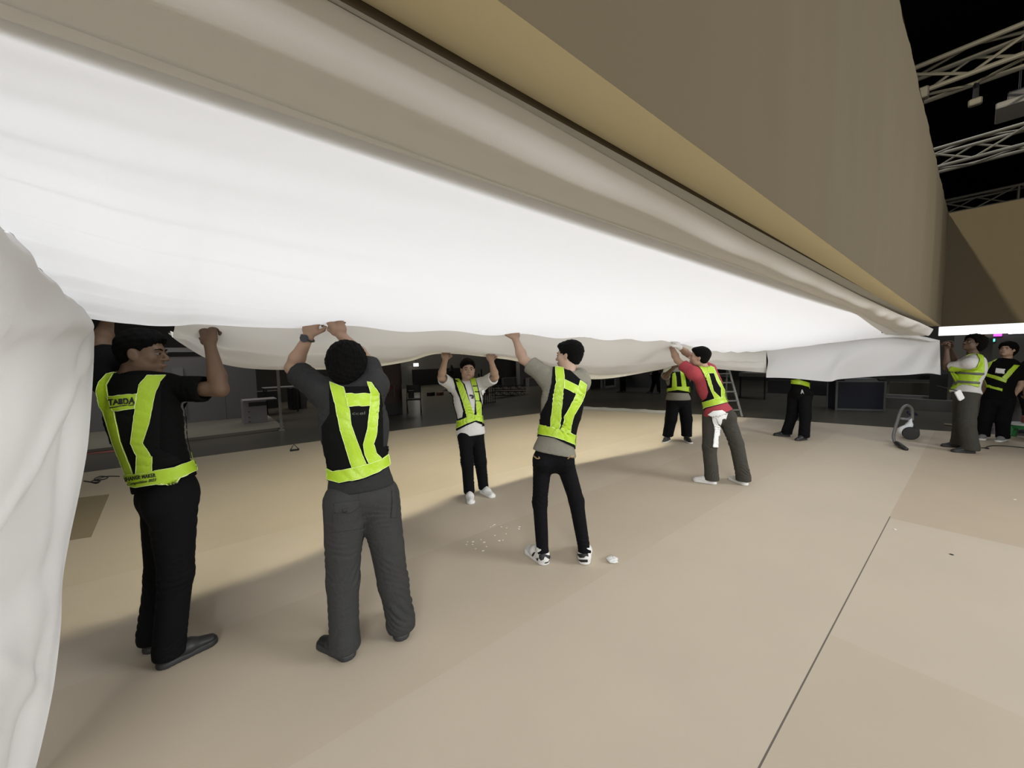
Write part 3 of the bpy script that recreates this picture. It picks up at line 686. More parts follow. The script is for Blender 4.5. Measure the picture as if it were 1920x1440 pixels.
    for k_, pl in enumerate(c.get('vest', [])):
        o_ = lay('safety_vest' if k_ == 0 else 'vest_side', pl, trees, dref, .0075, BLK, root, stp, .005, bk); vest = vest or o_
    stripes = []
    for k_, pl in enumerate(c.get('stripes', [])):
        offs = .0115+.0012*k_; so = lay('reflective_stripe', pl, trees, dref, offs, YEL, root, stp, .004, bk); stripes.append(so)
        if c.get('piping'): outline('piping', pl, c['piping'], trees, dref, offs+.0008, PIP, so, thick=.002)
    for nm, pl, m_, off in c.get('patches', []): lay(nm, pl, c['shoetrees'] if nm.startswith('shoe') else trees, dref*(1.12 if nm.startswith('shoe') else 1), off, m_, root, stp*(.6 if nm.startswith('shoe') else 1), .003)
    for txt, p0, p1, hp, shr, m_, off, own in c.get('texts', []):
        vf = text_px(txt, p0, p1, hp, shr, .042 if hp > 9 else .02 if hp > 7 else .008); lay('printed_text', None, trees, dref, off, m_, stripes[own] if own is not None else root, vf=vf, thick=.001)
    c['_'] = dict(pel=pel, sp=sp, head=head, legs=legs, arms=arms, trees=trees, root=root)
    return root
def rv_side(feet, pel):
    a, b = feet[0][0], feet[1][0]; v = (b-a)*[1, 1, 0]; return v if np.linalg.norm(v) > .05 else rt

# ------------------------------------------------------------------ the workers
z1 = lambda pts: Z(140, 580, 4, pts); z3 = lambda pts: Z(500, 580, 4, pts); z6 = lambda pts: Z(930, 600, 5.54, pts)
z5 = lambda pts: Z(780, 640, 4.5, pts); z8 = lambda pts: Z(1200, 600, 4.365, pts); zA = lambda pts: Z(1400, 600, 5.332, pts); zB = lambda pts: Z(1720, 600, 5.335, pts)
SK1 = SKIN('brown', (.125, .075, .046)); SK2 = SKIN('tan', (.33, .21, .145)); SK3 = SKIN('light', (.36, .24, .17)); SK4 = SKIN('deep', (.10, .06, .04))
CAST = []
# worker with arms wide at the far left
CAST.append(dict(label='person in black T-shirt and vest lettered TABDA, face in profile, beside the white curtain', seed=1, h=.0055, s=1.04, d0=2.06,
    pel=(316, 925), neck=(246, 708), head=(266, 664, .02), pyaw=35, cyaw=12, hyaw=72, hpitch=-2, hair='crop', face=True, skin=SK1, shirt=SBLK, pants=PBLK,
    arms=[dict(s=(206, 712, 0), e=(190, 645, 'f'), w=(203, 598, 'f'), n=fw), dict(s=(312, 728, .06), e=(413, 730, 'n'), w=(394, 648, 'f'), n=fw, curl=.95)],
    knees=[(303, 1075, .03), (330, 1078, .0)], feet=[((279, 1228), (316, 1180)), ((292, 1256), (408, 1200))], tr=(.100, .070, .064), brk=.03, shoe=(SHOE, SOLE), hem=.05, sleeve=.72, loose=.014,
    vest=[z1([(250, 490), (310, 478), (350, 500), (540, 500), (690, 505), (645, 600), (640, 900), (640, 1050), (770, 1110), (800, 1150), (620, 1208), (440, 1245), (385, 1240), (300, 1120), (232, 800), (178, 640), (195, 545)])],
    stripes=[z1([(305, 483), (250, 490), (195, 550), (178, 610), (200, 720), (230, 770), (300, 1000), (400, 1250), (460, 1242), (358, 985), (310, 765), (268, 655), (255, 570)]),
             z1([(685, 505), (540, 503), (485, 570), (460, 750), (432, 1000), (478, 1100), (475, 1235), (590, 1220), (590, 1110), (520, 1000), (565, 850), (605, 625), (640, 550)]),
             z1([(262, 658), (475, 637), (462, 750), (305, 766)]),
             z1([(385, 1240), (600, 1215), (740, 1190), (890, 1125), (900, 1215), (730, 1298), (480, 1337), (435, 1325)])], piping=.9,
    texts=[('TABDA', (210, 760.5), (256.5, 757.5), 10.5, 0, INK, .0162, 2), ('CHANGE MAKER', (240, 901.5), (296, 895), 7.5, 0, INK, .0172, 3), ('Competition 2023', (247, 909), (297, 903), 5.2, .4, INK, .0172, 3)],
    patches=[('print_line', z1([(290, 736), (462, 716), (462, 721), (290, 742)]), INK, .0165), ('vest_buckle', z1([(845, 893), (880, 888), (900, 900), (905, 925), (862, 938)]), mat('pale_tab', (.42, .45, .22), .6), .012), ('front_stripe', z1([(908, 1062), (925, 1070), (942, 1120), (940, 1160), (930, 1188), (908, 1120)]), YEL, .014), ('side_strap', z1([(838, 712), (850, 712), (864, 860), (910, 920), (918, 1040), (908, 1050), (900, 930), (852, 870)]), BLK, .012)]))
# worker seen from the back with the watch
CAST.append(dict(label='person with wristwatch, charcoal T-shirt and baggy grey trousers, seen from behind', seed=2, h=.0055, s=1.02, d0=2.13,
    pel=(679, 925), neck=(657, 727), head=(652, 690, .02), pyaw=-8, cyaw=-10, hyaw=-12, hpitch=-14, hair='mop', skin=SK2, shirt=SGRY, pants=PGRY,
    arms=[dict(s=(606, 735, 0), e=(548, 690, .12), w=(579, 630, .09), n=fw, watch=True, m=-1), dict(s=(702, 722, .02), e=(686, 676, .20), w=(640, 629, .10), n=fw)],
    knees=[(643, 1090, .0), (737, 1092, .0)], feet=[((662, 1236), (600, 1206)), ((752, 1204), (753, 1166))], tr=(.110, .078, .072), brk=.03, tw=.011, shoe=(SHOE, SOLE), hem=.03, sleeve=.78, loose=.016, rise=.09,
    vest=[z3([(470, 552), (590, 585), (760, 580), (790, 545), (848, 620), (862, 700), (868, 1030), (915, 1025), (900, 1080), (915, 1170), (830, 1235), (700, 1285), (545, 1308), (466, 1283), (455, 1180), (425, 1000), (420, 880), (480, 780)])],
    stripes=[z3([(472, 552), (520, 720), (555, 900), (645, 1192), (752, 1162), (700, 1040), (640, 870), (622, 735), (597, 635), (585, 590)]),
             z3([(757, 545), (790, 550), (838, 625), (830, 780), (820, 930), (797, 1005), (815, 1070), (858, 1124), (765, 1158), (735, 1090), (722, 1010), (750, 900), (768, 730), (775, 625)]),
             z3([(593, 638), (780, 630), (771, 725), (615, 733)]),
             z3([(465, 1185), (510, 1210), (640, 1187), (760, 1155), (850, 1122), (897, 1085), (912, 1165), (830, 1225), (700, 1275), (545, 1300), (468, 1275)])], piping=.9,
    texts=[('ccel', (660.5, 778.5), (684, 777.5), 5.5, 0, mat('grey_print', (.075, .085, .06), .7), .0098, None)],
    patches=[('pocket_flap', Z(540, 880, 3.789, [(325, 240), (505, 218), (512, 262), (445, 312), (330, 306)]), PGRY, .006), ('back_pocket', Z(540, 880, 3.789, [(315, 300), (520, 265), (540, 420), (320, 450)]), PGRY, .003),
             ('button', Z(540, 880, 3.789, [(392, 278), (412, 278), (420, 290), (412, 304), (392, 304), (385, 290)]), INK, .009),
             ('hip_pocket', Z(540, 880, 3.789, [(735, 150), (762, 160), (775, 215), (770, 345), (730, 345), (738, 230)]), PGRY, .004)]))
# slim worker in the middle
CAST.append(dict(label='slim person in olive T-shirt, tight black jeans and black-and-white sneakers, seen from behind', seed=3, h=.006, s=.96, d0=2.97, bw=.92,
    pel=(1037, 855), neck=(1064, 700), head=(1067, 668, .03), pyaw=0, cyaw=-8, hyaw=-58, hair='short', face=True, skin=SK3, shirt=OLV, pants=JEAN,
    arms=[dict(s=(1024, 706, .02), e=(981, 674, .10), w=(967, 637, .10), n=fw-rt*.6, curl=.8), dict(s=(1088, 716, .02), e=(1084, 700, 'f'), w=(1068, 684, 'f'), n=fw)],
    knees=[(1012, 942, .02), (1081, 940, .02)], feet=[((1026, 1060), (1000, 1042)), ((1095, 1060), (1099, 1030))], tr=(.076, .058, .046), brk=.0, cuff=.05, shoe=(WSH, WSH, .038), hem=.028, over=True, ss=1.18, sleeve=.70, loose=.020, tw=.005, rise=.05,
    vest=[z6([(590, 493), (700, 500), (760, 520), (860, 610), (940, 665), (935, 760), (900, 900), (870, 1040), (850, 1190), (888, 1250), (870, 1320), (830, 1340), (780, 1310), (600, 1225), (375, 1190), (385, 1140), (405, 1060), (460, 990), (540, 830), (580, 650)])],
    stripes=[z6([(612, 493), (700, 503), (712, 600), (705, 700), (690, 860), (662, 1135), (565, 1110), (590, 860), (600, 780), (625, 650), (618, 560)]),
             z6([(868, 625), (935, 668), (920, 750), (885, 850), (805, 985), (775, 1090), (765, 1175), (665, 1140), (700, 1060), (705, 1000), (760, 900), (825, 765), (848, 690)]),
             z6([(710, 618), (852, 688), (825, 768), (703, 712)]),
             z6([(413, 1078), (560, 1105), (665, 1132), (760, 1165), (835, 1205), (820, 1305), (700, 1250), (600, 1215), (390, 1175)])], piping=.7,
    patches=[('pocket_stitching', Z(930, 820, 5.332, [(372, 178), (400, 196), (412, 208), (430, 208), (424, 192), (436, 196), (441, 212), (424, 220), (404, 216), (382, 198)]), mat('tan_stitching', (.30, .19, .09), .8), .004),
             ('pocket_stitching', Z(930, 820, 5.332, [(712, 212), (742, 192), (755, 180), (772, 182), (772, 204), (756, 210), (748, 200), (716, 220)]), MATS['tan_stitching'], .004),
             ('shoe_panel', Z(860, 960, 6, [(905, 480), (960, 470), (1020, 490), (1045, 480), (1050, 505), (1020, 530), (970, 500), (955, 535), (925, 545), (905, 520)]), INK, .003),
             ('shoe_panel', Z(860, 960, 6, [(965, 570), (1050, 545), (1055, 580), (985, 592)]), INK, .003), ('shoe_panel', Z(860, 960, 6, [(825, 480), (850, 450), (862, 455), (842, 495), (828, 500)]), INK, .003),
             ('shoe_panel', Z(860, 960, 6, [(845, 530), (880, 540), (890, 515), (900, 525), (885, 555), (850, 545)]), INK, .003),
             ('shoe_panel', Z(860, 960, 6, [(1332, 470), (1455, 470), (1460, 500), (1430, 495), (1410, 515), (1365, 515), (1345, 490)]), INK, .003), ('shoe_panel', Z(860, 960, 6, [(1340, 535), (1450, 535), (1450, 562), (1342, 562)]), INK, .003),
             ('back_pocket', Z(930, 820, 5.332, [(372, 225), (500, 235), (508, 285), (440, 305), (368, 285)]), JEAN, .003), ('back_pocket', Z(930, 820, 5.332, [(690, 235), (795, 222), (806, 285), (760, 305), (690, 290)]), JEAN, .003)]))
# worker facing the camera beyond the flap
CAST.append(dict(label='person facing the camera in white T-shirt, black trousers and white sneakers', seed=4, h=.007, s=.95, d0=4.28, bw=.93,
    pel=(883, 812), neck=(875, 717), head=(877, 693, -.02), pyaw=170, cyaw=165, hyaw=166, hair='short', face=True, skin=SK3, shirt=WHT, pants=PBLK,
    arms=[dict(s=(850, 724, 0), e=(827, 708, 'n'), w=(835, 674, 'n'), n=-fw, curl=.6), dict(s=(903, 720, 0), e=(929, 707, 'n'), w=(921, 677, 'n'), n=-fw, curl=.6)],
    knees=[(876, 866, -.03), (901, 866, -.03)], feet=[((879, 930), (885, 950)), ((902, 922), (928, 935))], tr=(.088, .070, .060), brk=.0, shoe=(WSH, WSH), laces=True, hem=-.02, sleeve=.86, loose=.014,
    vest=[z5([(312, 320), (362, 314), (412, 365), (480, 600), (500, 640), (430, 662), (335, 702), (328, 668), (390, 640), (400, 590), (370, 480), (335, 400)]),
          z5([(450, 312), (500, 300), (520, 370), (560, 560), (582, 640), (582, 712), (520, 672), (480, 640), (495, 600), (498, 500), (478, 400)]),
          z5([(282, 430), (298, 432), (318, 560), (338, 672), (322, 682), (305, 640)]),
          z5([(322, 682), (430, 645), (490, 612), (582, 640), (582, 715), (500, 680), (430, 710), (345, 755)])],
    stripes=[z5([(325, 322), (360, 318), (400, 370), (440, 480), (492, 622), (435, 655), (395, 510), (355, 390)]),
             z5([(455, 312), (500, 305), (515, 380), (530, 500), (545, 530), (545, 632), (508, 628), (500, 500), (480, 400)]),
             z5([(330, 680), (435, 640), (490, 618), (560, 625), (578, 650), (580, 690), (500, 668), (430, 695), (345, 738)])], piping=.5,
    patches=[('chest_print', z5([(452, 448), (482, 452), (490, 468), (482, 486), (462, 480), (474, 468), (450, 462)]), INK, .003), ('strap_buckle', z5([(478, 378), (518, 374), (518, 381), (478, 385)]), BLK, .0165), ('strap_buckle', z5([(492, 422), (532, 418), (532, 426), (492, 430)]), BLK, .0165), ('strap_buckle', z5([(500, 500), (546, 498), (546, 506), (500, 508)]), BLK, .0165), ('name_badge', z5([(545, 415), (572, 395), (580, 440), (552, 455)]), GLV, .018)]))
# leaning worker in red
CAST.append(dict(label='person in red T-shirt and white gloves leaning forward, white rag hanging from the back pocket', seed=5, h=.0065, s=1.0, d0=4.6, bw=.98,
    pel=(1347, 776), neck=(1320, 693), head=(1311, 670, -.02), pyaw=-20, cyaw=-38, hyaw=-62, hpitch=10, hair='short', skin=SK2, shirt=RED, pants=PGRN,
    arms=[dict(s=(1300, 700, -.08), e=(1270, 676, 'f'), w=(1257, 646, 'f'), n=-rt+fw, glove=True), dict(s=(1330, 694, .12), e=(1290, 664, 'f'), w=(1272, 650, 'n'), n=-rt+fw, glove=True)],
    knees=[(1330, 840, .0), (1381, 832, .0)], feet=[((1344, 908), (1309, 903)), ((1401, 911), (1380, 903))], tr=(.094, .076, .076), brk=.03, shoe=(WSH, WSH), hem=.02, over=True, sleeve=.62, loose=.016, tw=.009,
    vest=[z8([(470, 372), (600, 385), (650, 480), (700, 580), (722, 625), (728, 672), (600, 708), (495, 738), (470, 690), (545, 640), (560, 590), (535, 480), (500, 410)])],
    stripes=[z8([(472, 375), (545, 378), (560, 440), (590, 540), (600, 580), (665, 645), (610, 650), (570, 560), (540, 480), (500, 410)]),
             z8([(570, 380), (598, 392), (640, 480), (690, 580), (695, 630), (657, 642), (655, 560), (620, 500), (600, 440)]),
             z8([(545, 378), (600, 392), (610, 440), (556, 438)]),
             z8([(470, 685), (610, 640), (720, 625), (725, 670), (600, 700), (497, 730)])], piping=.5))
# worker behind the one in red
CAST.append(dict(label='person facing the camera behind the one in red, stout, black trousers with turned-up cuffs', seed=6, h=.009, s=1.02, d0=6.75, bw=1.12, dp=1.15,
    pel=(1272, 748), neck=(1271, 689), head=(1271, 668), pyaw=178, cyaw=178, hyaw=175, hair='short', face=True, skin=SK1, shirt=OLV, pants=PBLK,
    arms=[dict(s=(1253, 697, 0), e=(1247, 706, 'n'), w=(1263, 690, 'n'), n=-fw, curl=.6), dict(s=(1289, 697, 0), e=(1297, 706, 'n'), w=(1284, 690, 'n'), n=-fw, curl=.6)],
    knees=[(1258, 786, -.02), (1287, 786, -.02)], feet=[((1254, 826), (1239, 833)), ((1285, 826), (1297, 833))], tr=(.112, .095, .085), brk=.0, cuff=.09, shoe=(SHOE, WSH, .022), hem=-.02, sleeve=.9, loose=.02,
    vest=[z8([(250, 425), (390, 425), (415, 545), (430, 640), (410, 600), (215, 592), (205, 555), (245, 530)])],
    stripes=[z8([(265, 440), (288, 430), (298, 470), (303, 560), (262, 560)]), z8([(325, 412), (352, 430), (368, 470), (378, 560), (342, 560), (334, 480)]), z8([(212, 562), (300, 545), (400, 545), (413, 592), (310, 572), (212, 588)])],
    patches=[('trouser_cuff', z8([(192, 958), (262, 962), (258, 992), (188, 985)]), PGRY, .006), ('trouser_cuff', z8([(348, 962), (412, 958), (414, 985), (348, 990)]), PGRY, .006)]))
# legs below the hanging end
CAST.append(dict(label='person behind the hanging white cloth, only the belt stripe and black legs visible', seed=7, h=.009, s=1.02, d0=6.98,
    pel=(1499, 738), neck=(1504, 680), head=(1503, 657), pyaw=-30, cyaw=-20, hyaw=-30, hair='short', skin=SK2, shirt=SBLK, pants=PBLK,
    arms=[dict(s=(1486, 685), e=(1478, 672, 'f'), w=(1484, 650, 'f'), n=fw), dict(s=(1520, 685), e=(1526, 672, 'f'), w=(1520, 650, 'f'), n=fw)],
    knees=[(1485, 780, 0), (1510, 781, 0)], feet=[((1482, 819), (1456, 817)), ((1511, 824), (1490, 827))], tr=(.102, .085, .078), brk=.02, shoe=(SHOE, SOLE), hem=-.02, sleeve=.7, loose=.018,
    vest=[zA([(415, 480), (660, 480), (665, 600), (415, 600)])], stripes=[zA([(415, 600), (520, 592), (665, 642), (655, 682), (540, 648), (412, 634)])],
    patches=[('back_logo', zA([(550, 695), (556, 695), (574, 740), (562, 732), (556, 720), (546, 740), (538, 738)]), mat('grey_logo', (.35, .35, .35), .6), .004)]))
# pair at the right
CAST.append(dict(label='person in full yellow-green vest with grey bands, bushy hair, facing left', seed=8, h=.0075, s=1.02, d0=5.78, bw=1.0, dp=1.0,
    pel=(1810, 741), neck=(1825, 669), head=(1824, 645), pyaw=-85, cyaw=-80, hyaw=-78, hpitch=22, hair='afro', face=True, skin=SK4, shirt=WHT, pants=PGRN,
    arms=[dict(s=(1818, 682, -.16), e=(1775, 690, 'f'), w=(1775, 655, 'n'), n=-rt, curl=.9), dict(s=(1826, 680, .16), e=(1795, 682, 'f'), w=(1783, 652, 'n'), n=-rt, curl=.9)],
    knees=[(1812, 795, -.02), (1803, 792, .02)], feet=[((1829, 850), (1783, 847)), ((1808, 840), (1779, 838))], tr=(.102, .092, .092), brk=.03, shoe=(SHOE, SOLE), hem=.03, over=True, sleeve=.78, loose=.020, tw=.011, wrap=True,
    vest=[], stripes=[zB([(545, 292), (635, 292), (662, 400), (665, 520), (640, 560), (610, 600), (612, 675), (520, 650), (450, 645), (290, 710), (272, 640), (275, 580), (300, 520), (340, 465), (380, 470), (430, 480), (520, 495), (590, 470), (618, 400), (590, 330), (545, 315), (470, 350), (460, 325)])],
    patches=[('grey_band', zB([(305, 508), (662, 530), (655, 552), (292, 532)]), mat('grey_band', (.10, .10, .085), .5), .0165), ('grey_band', zB([(275, 600), (620, 618), (615, 640), (275, 628)]), MATS['grey_band'], .0165)]))
CAST.append(dict(label='person in black T-shirt and striped vest with a white chest badge, at the right', seed=10, h=.0075, s=.98, d0=6.28,
    pel=(1872, 747), neck=(1888, 675), head=(1889, 656, -.02), pyaw=-140, cyaw=-150, hyaw=-105, hpitch=12, hair='mop', face=True, skin=SK2, shirt=SBLK, pants=PBLK,
    arms=[dict(s=(1862, 688, 0), e=(1850, 712, 'f'), w=(1846, 738, 'f'), n=fw, up=False), dict(s=(1910, 690, 0), e=(1914, 722, 'n'), w=(1896, 748, 'n'), n=fw, up=False, curl=.8)],
    knees=[(1848, 786, 0), (1880, 787, 0)], feet=[((1844, 822), (1836, 830)), ((1882, 826), (1858, 832))], tr=(.102, .085, .075), brk=.02, shoe=(mat('grey_sneaker', (.2, .2, .19), .6), WSH), hem=-.04, sleeve=.75, loose=.018,
    vest=[zB([(655, 540), (880, 625), (850, 700), (615, 640)])],
    stripes=[zB([(740, 365), (785, 370), (700, 520), (655, 535)]), zB([(655, 515), (860, 580), (895, 605), (880, 628), (650, 545)]), zB([(960, 450), (1015, 455), (885, 605), (840, 575)]), zB([(620, 620), (850, 690), (845, 715), (615, 650)])],
    patches=[('chest_badge', zB([(785, 480), (875, 490), (868, 540), (775, 525)]), GLV, .010)]))
CAST.append(dict(label='person in black partly outside the right edge, behind the green stool', seed=11, h=.010, s=.98, d0=7.1,
    pel=(1938, 738), neck=(1936, 676), head=(1935, 656), pyaw=-90, cyaw=-100, hyaw=-90, hair='short', skin=SK1, shirt=SBLK, pants=PBLK,
    arms=[dict(s=(1920, 690, -.05), e=(1915, 712, 'n'), w=(1922, 735, 'n'), n=fw, up=False), dict(s=(1950, 690, .05), e=(1955, 715, 'f'), w=(1948, 738, 'n'), n=fw, up=False)],
    knees=[(1930, 772, 0), (1946, 774, 0)], feet=[((1932, 812), (1918, 812)), ((1950, 814), (1934, 815))], tr=(.1, .08, .07), shoe=(SHOE, SOLE), wrap=False, hem=-.02))
# two passers-by far off on the hall floor
CAST.append(dict(label='person in dark clothes walking in the distance, left of the two below the loose flap', seed=12, h=.014, s=1.0, d0=15.8, z0=-.06,
    pel=(1167, 702), neck=(1169, 677), head=(1169, 667), pyaw=-80, cyaw=-80, hyaw=-80, hair='short', skin=SK1, shirt=SBLK, pants=PBLK,
    arms=[dict(s=(1164, 681), e=(1163, 691, 'n'), w=(1160, 700, 'n'), n=fw, up=False), dict(s=(1173, 681), e=(1175, 691, 'f'), w=(1173, 701, 'f'), n=fw, up=False)],
    knees=[(1166, 718, 0), (1170, 718, 0)], feet=[((1168, 736), (1158, 736)), ((1172, 735), (1164, 736))], tr=(.09, .075, .065), shoe=(SHOE, SOLE), wrap=False, hem=-.02))
CAST.append(dict(label='person in dark clothes striding in the distance, right of the two below the loose flap', seed=13, h=.014, s=1.0, d0=15.5, z0=-.06,
    pel=(1229, 702), neck=(1231, 676), head=(1231, 666), pyaw=-70, cyaw=-80, hyaw=-80, hair='short', skin=SK1, shirt=SBLK, pants=PBLK,
    arms=[dict(s=(1225, 681), e=(1222, 691, 'n'), w=(1220, 700, 'n'), n=fw, up=False), dict(s=(1236, 681), e=(1238, 691, 'f'), w=(1238, 701, 'f'), n=fw, up=False)],
    knees=[(1226, 718, 0), (1234, 718, 0)], feet=[((1224, 737), (1214, 737)), ((1237, 738), (1228, 739))], tr=(.09, .075, .065), shoe=(SHOE, SOLE), wrap=False, hem=-.02))
import time
for c_ in CAST:
    t0 = time.time(); person(c_)
    q = c_['_']; print('PERSON', c_['seed'], 'armUF', [(round(float(np.linalg.norm(a[1]-a[0])), 2), round(float(np.linalg.norm(a[2]-a[1])), 2), round(depth(a[2]), 2), round(float(a[2][2]), 2)) for a in q['arms']],
        'trunk', round(float(np.linalg.norm(at(*c_['neck'][:2], c_['d0'])-q['pel'])), 2), 'pelz', round(float(q['pel'][2]), 2), 'leg', [(round(float(np.linalg.norm(l[1]-l[0])), 2), round(float(np.linalg.norm(l[2]-l[1])), 2), [round(depth(l[0]),2),round(depth(l[2]),2)]) for l in q['legs']], 't', round(time.time()-t0, 1))

# ------------------------------------------------------------------ things around: helpers that stand a box of real depth at a distance
def slab(name, x0, y0, x1, y1, v, dep, m, parent=None, zb=None, axis='v', bev=0.):
    fn = onv if axis == 'v' else onu; a = fn(x0, y0, v); b = fn(x1, y1, v)
    z0, z1 = sorted((a[2], b[2])); z0 = zb if zb is not None else z0
    i = 0 if axis == 'v' else 1; lo, hi = sorted((a[i], b[i]))
    if axis == 'v': c = ((lo+hi)/2, v+dep/2, (z0+z1)/2); d = (hi-lo, dep, z1-z0)
    else: c = (v+dep/2, (lo+hi)/2, (z0+z1)/2); d = (dep, hi-lo, z1-z0)
    return MB().box(c, d, 0, bev).build(name, m, parent)
# rag hanging from the red worker's pocket
c5 = CAST[4]; T5 = c5['_']['trees']; dr = c5['d0']*np.linalg.norm(ray(1350, 790))
rag = thing('rag', 'white rag knotted and hanging from the grey trousers of the worker in red', 'rag', at(1350, 790, c5['d0']-.1))
lay('knot', z8([(565, 775), (600, 745), (660, 740), (700, 765), (690, 800), (662, 806), (652, 845), (638, 835), (622, 800), (590, 785)]), T5, dr, .035, GLV, rag, 1., .03)
lay('tail', z8([(592, 790), (622, 786), (652, 945), (626, 948), (625, 1042), (590, 1040), (604, 900)]), T5, dr, .026, GLV, rag, 1., .012)
c8 = CAST[7]; T8 = c8['_']['trees']; dr8 = c8['d0']*np.linalg.norm(ray(1800, 740))
bc = at(1799, 741, c8['d0']-.24); bt_ = MB(); e1 = unit(rt*.86+up*.5); e2 = unit(up*.86-rt*.5)
pl_ = [e1*x*.8+e2*y for x, y in ((-.040, -.075), (.040, -.075), (.052, -.06), (.052, .06), (.040, .075), (-.040, .075), (-.052, .06), (-.052, -.06))]
bt_.add([bc+q-fw*.008 for q in pl_]+[bc+q+fw*.008 for q in pl_], [tuple(range(8)), tuple(range(15, 7, -1))]+[(i, i+8, (i+1) % 8+8, (i+1) % 8) for i in range(8)])
bg_ = thing('name_badge', 'white badge on a clip hanging at the hip of the worker in the full vest', 'badge', bc); bt_.build('card', GLV, bg_); MB().tube([bc+e2*.075, bc+e2*.14+fw*.24], .006, 6).build('clip', SHOE, bg_)

# booth on the left
tag(MB().box((-1.8, 11.6, -.03), (6.7, 2.6, .06)).box((-1.8, 10.295, -.02), (6.7, .03, .05)).build('booth_floor', mat('booth_carpet', (.17, .16, .125), .9)), 'low grey-green booth platform beyond the beige floor on the left', 'platform')
bw_ = thing('partition_wall', 'plain grey booth partition behind the two nearest workers', 'partition', (-1, 12.9, 0))
a = onv(480, 700, 12.9)[0]; zt = onv(400, 668, 12.9)[2]; j = onv(419, 700, 12.9)[0]
MB().box(((-5+j)/2, 12.95, zt/2), (j+5-.01, .08, zt)).build('panel', GW, bw_); MB().box(((j+a)/2, 12.96, zt/2), (a-j-.01, .08, zt)).build('panel', GW, bw_)
MB().box((-2.2, 12.88, zt+.17), (5.6, .10, .11)).build('top_rail', GW2, bw_)
dr_ = slab('doorway', 322, 690, 350, 780, 12.86, .05, GW2, bw_)
cb = thing('cabinet', 'low grey-white cabinet with a black slot, at the end of the booth partition', 'cabinet', (1.2, 11.7, 0))
x0, x1 = onv(457, 790, 11.5)[0], onv(502, 790, 11.5)[0]; ztc = onv(485, 751, 11.5)[2]
MB().box(((x0+x1)/2, 11.75, ztc/2), (x1-x0, .5, ztc), 0, .008).build('body', mat('cabinet_grey', (.25, .235, .23), .7), cb)
MB().box(((x0+x1)/2+.06, 11.495, ztc-.085), ((x1-x0)*.75, .012, .10)).build('slot', INK, cb); MB().box(((x0+x1)/2+.12, 11.74, ztc+.012), (x1-x0+.22, .56, .022)).build('top', MATS['cabinet_grey'], cb)
for zz in (.16, .30, .05): MB().box(((x0+x1)/2-.13, 11.49, zz), (.035, .02, .018)).build('handle', INK, cb)
pb = onz(528, 807, -.06)
tag(MB().box((pb[0], pb[1], 1.35), (.055, .055, 2.8)).box((pb[0], pb[1], -.05), (.12, .12, .02)).build('booth_post', mat('post_grey', (.24, .235, .21), .5, .3)), 'slim upright grey post at the corner of the booth platform', 'post')
tb = thing('table', 'dark table with a pale top behind the booth post', 'table', (2.4, 13.8, -.06))
xa, xb = onv(495, 727, 13.6)[0], onv(560, 727, 13.6)[0]; zz = onv(530, 727, 13.6)[2]
MB().box(((xa+xb)/2, 13.9, zz), (xb-xa, .6, .03), 0, .006).build('tabletop', GW2, tb)
for q in (xa+.05, xb-.05):
    for e in (13.65, 14.15): MB().box((q, e, zz/2-.03), (.04, .04, zz+.05)).build('leg', DMET, tb)
tag(slab('equipment_case', 543, 728, 562, 769, 14.3, .5, mat('case_black', (.012, .012, .012), .5), zb=-.06), 'tall black case standing at the right end of the pale table', 'case')
tag(slab('pedestal', 562, 728, 576, 770, 14.35, .4, GW, zb=-.06), 'narrow grey pedestal right of the black case', 'pedestal')
tag(slab('crate', 482, 735, 522, 742, 15.3, .5, DW, zb=-.06), 'dark low crate behind the pale table', 'crate')
tag(slab('backdrop', 478, 640, 620, 745, 17.2, .1, mat('backdrop_grey', (.075, .07, .06), .8), zb=-.06), 'dim grey backdrop wall beyond the table', 'backdrop')
# red display cabinet
rc = thing('display_fridge', 'tall black cabinet with a dark red front, beyond the beige floor', 'cabinet', (4.2, 10.6, -.06))
x0, x1 = onv(700, 780, 10.5)[0], onv(757, 780, 10.5)[0]; zt = onv(730, 660, 10.5)[2]
MB().box(((x0+x1)/2, 10.85, zt/2-.03), (x1-x0, .6, zt+.06), 0, .01).build('body', mat('cabinet_black', (.006, .005, .005), .4), rc)
MB().box(((x0+x1)/2, 10.54, zt*.56), ((x1-x0)*.8, .02, zt*.78)).build('door', mat('dark_red_panel', (.035, .004, .006), .3), rc)
MB().box(((x0+x1)/2+.02, 10.525, zt*.42), ((x1-x0)*.30, .012, .10)).build('label', mat('red_label', (.14, .01, .015), .5), rc)
MB().box(((x0+x1)/2+.19, 10.525, zt*.36), (.02, .012, .35)).build('handle', GW2, rc)
# folding chair
def chair(P, ry, label):
    t = thing('folding_chair', label, 'chair', P); P = A_(P); cs, sn = math.cos(ry), math.sin(ry)
    L = lambda x, y, z: P+A_([x*cs-y*sn, x*sn+y*cs, z])
    MB().box(L(0, 0, .44), (.40, .38, .03), ry, .01).build('seat', DMET, t); MB().box(L(0, .19, .72), (.38, .03, .22), ry, .01).build('backrest', DMET, t)
    for s_ in (-1, 1):
        MB().tube([L(s_*.19, .20, .85), L(s_*.19, -.20, 0)], .012).build('leg', DMET, t); MB().tube([L(s_*.19, -.14, .44), L(s_*.19, .24, 0)], .012).build('leg', DMET, t)
    return t
q = onz(777, 777, -.06); chair((q[0], q[1], -.06), -.5, 'black folding chair standing right of the dark red cabinet')
q = onz(762, 768, -.06); q = onz(777, 777, -.06); tag(MB().box((q[0]-.1, q[1]-.05, .40+.13), (.16, .16, .22), -.5, .01).build('speaker_box', INK), 'black box on the folding chair seat', 'box')
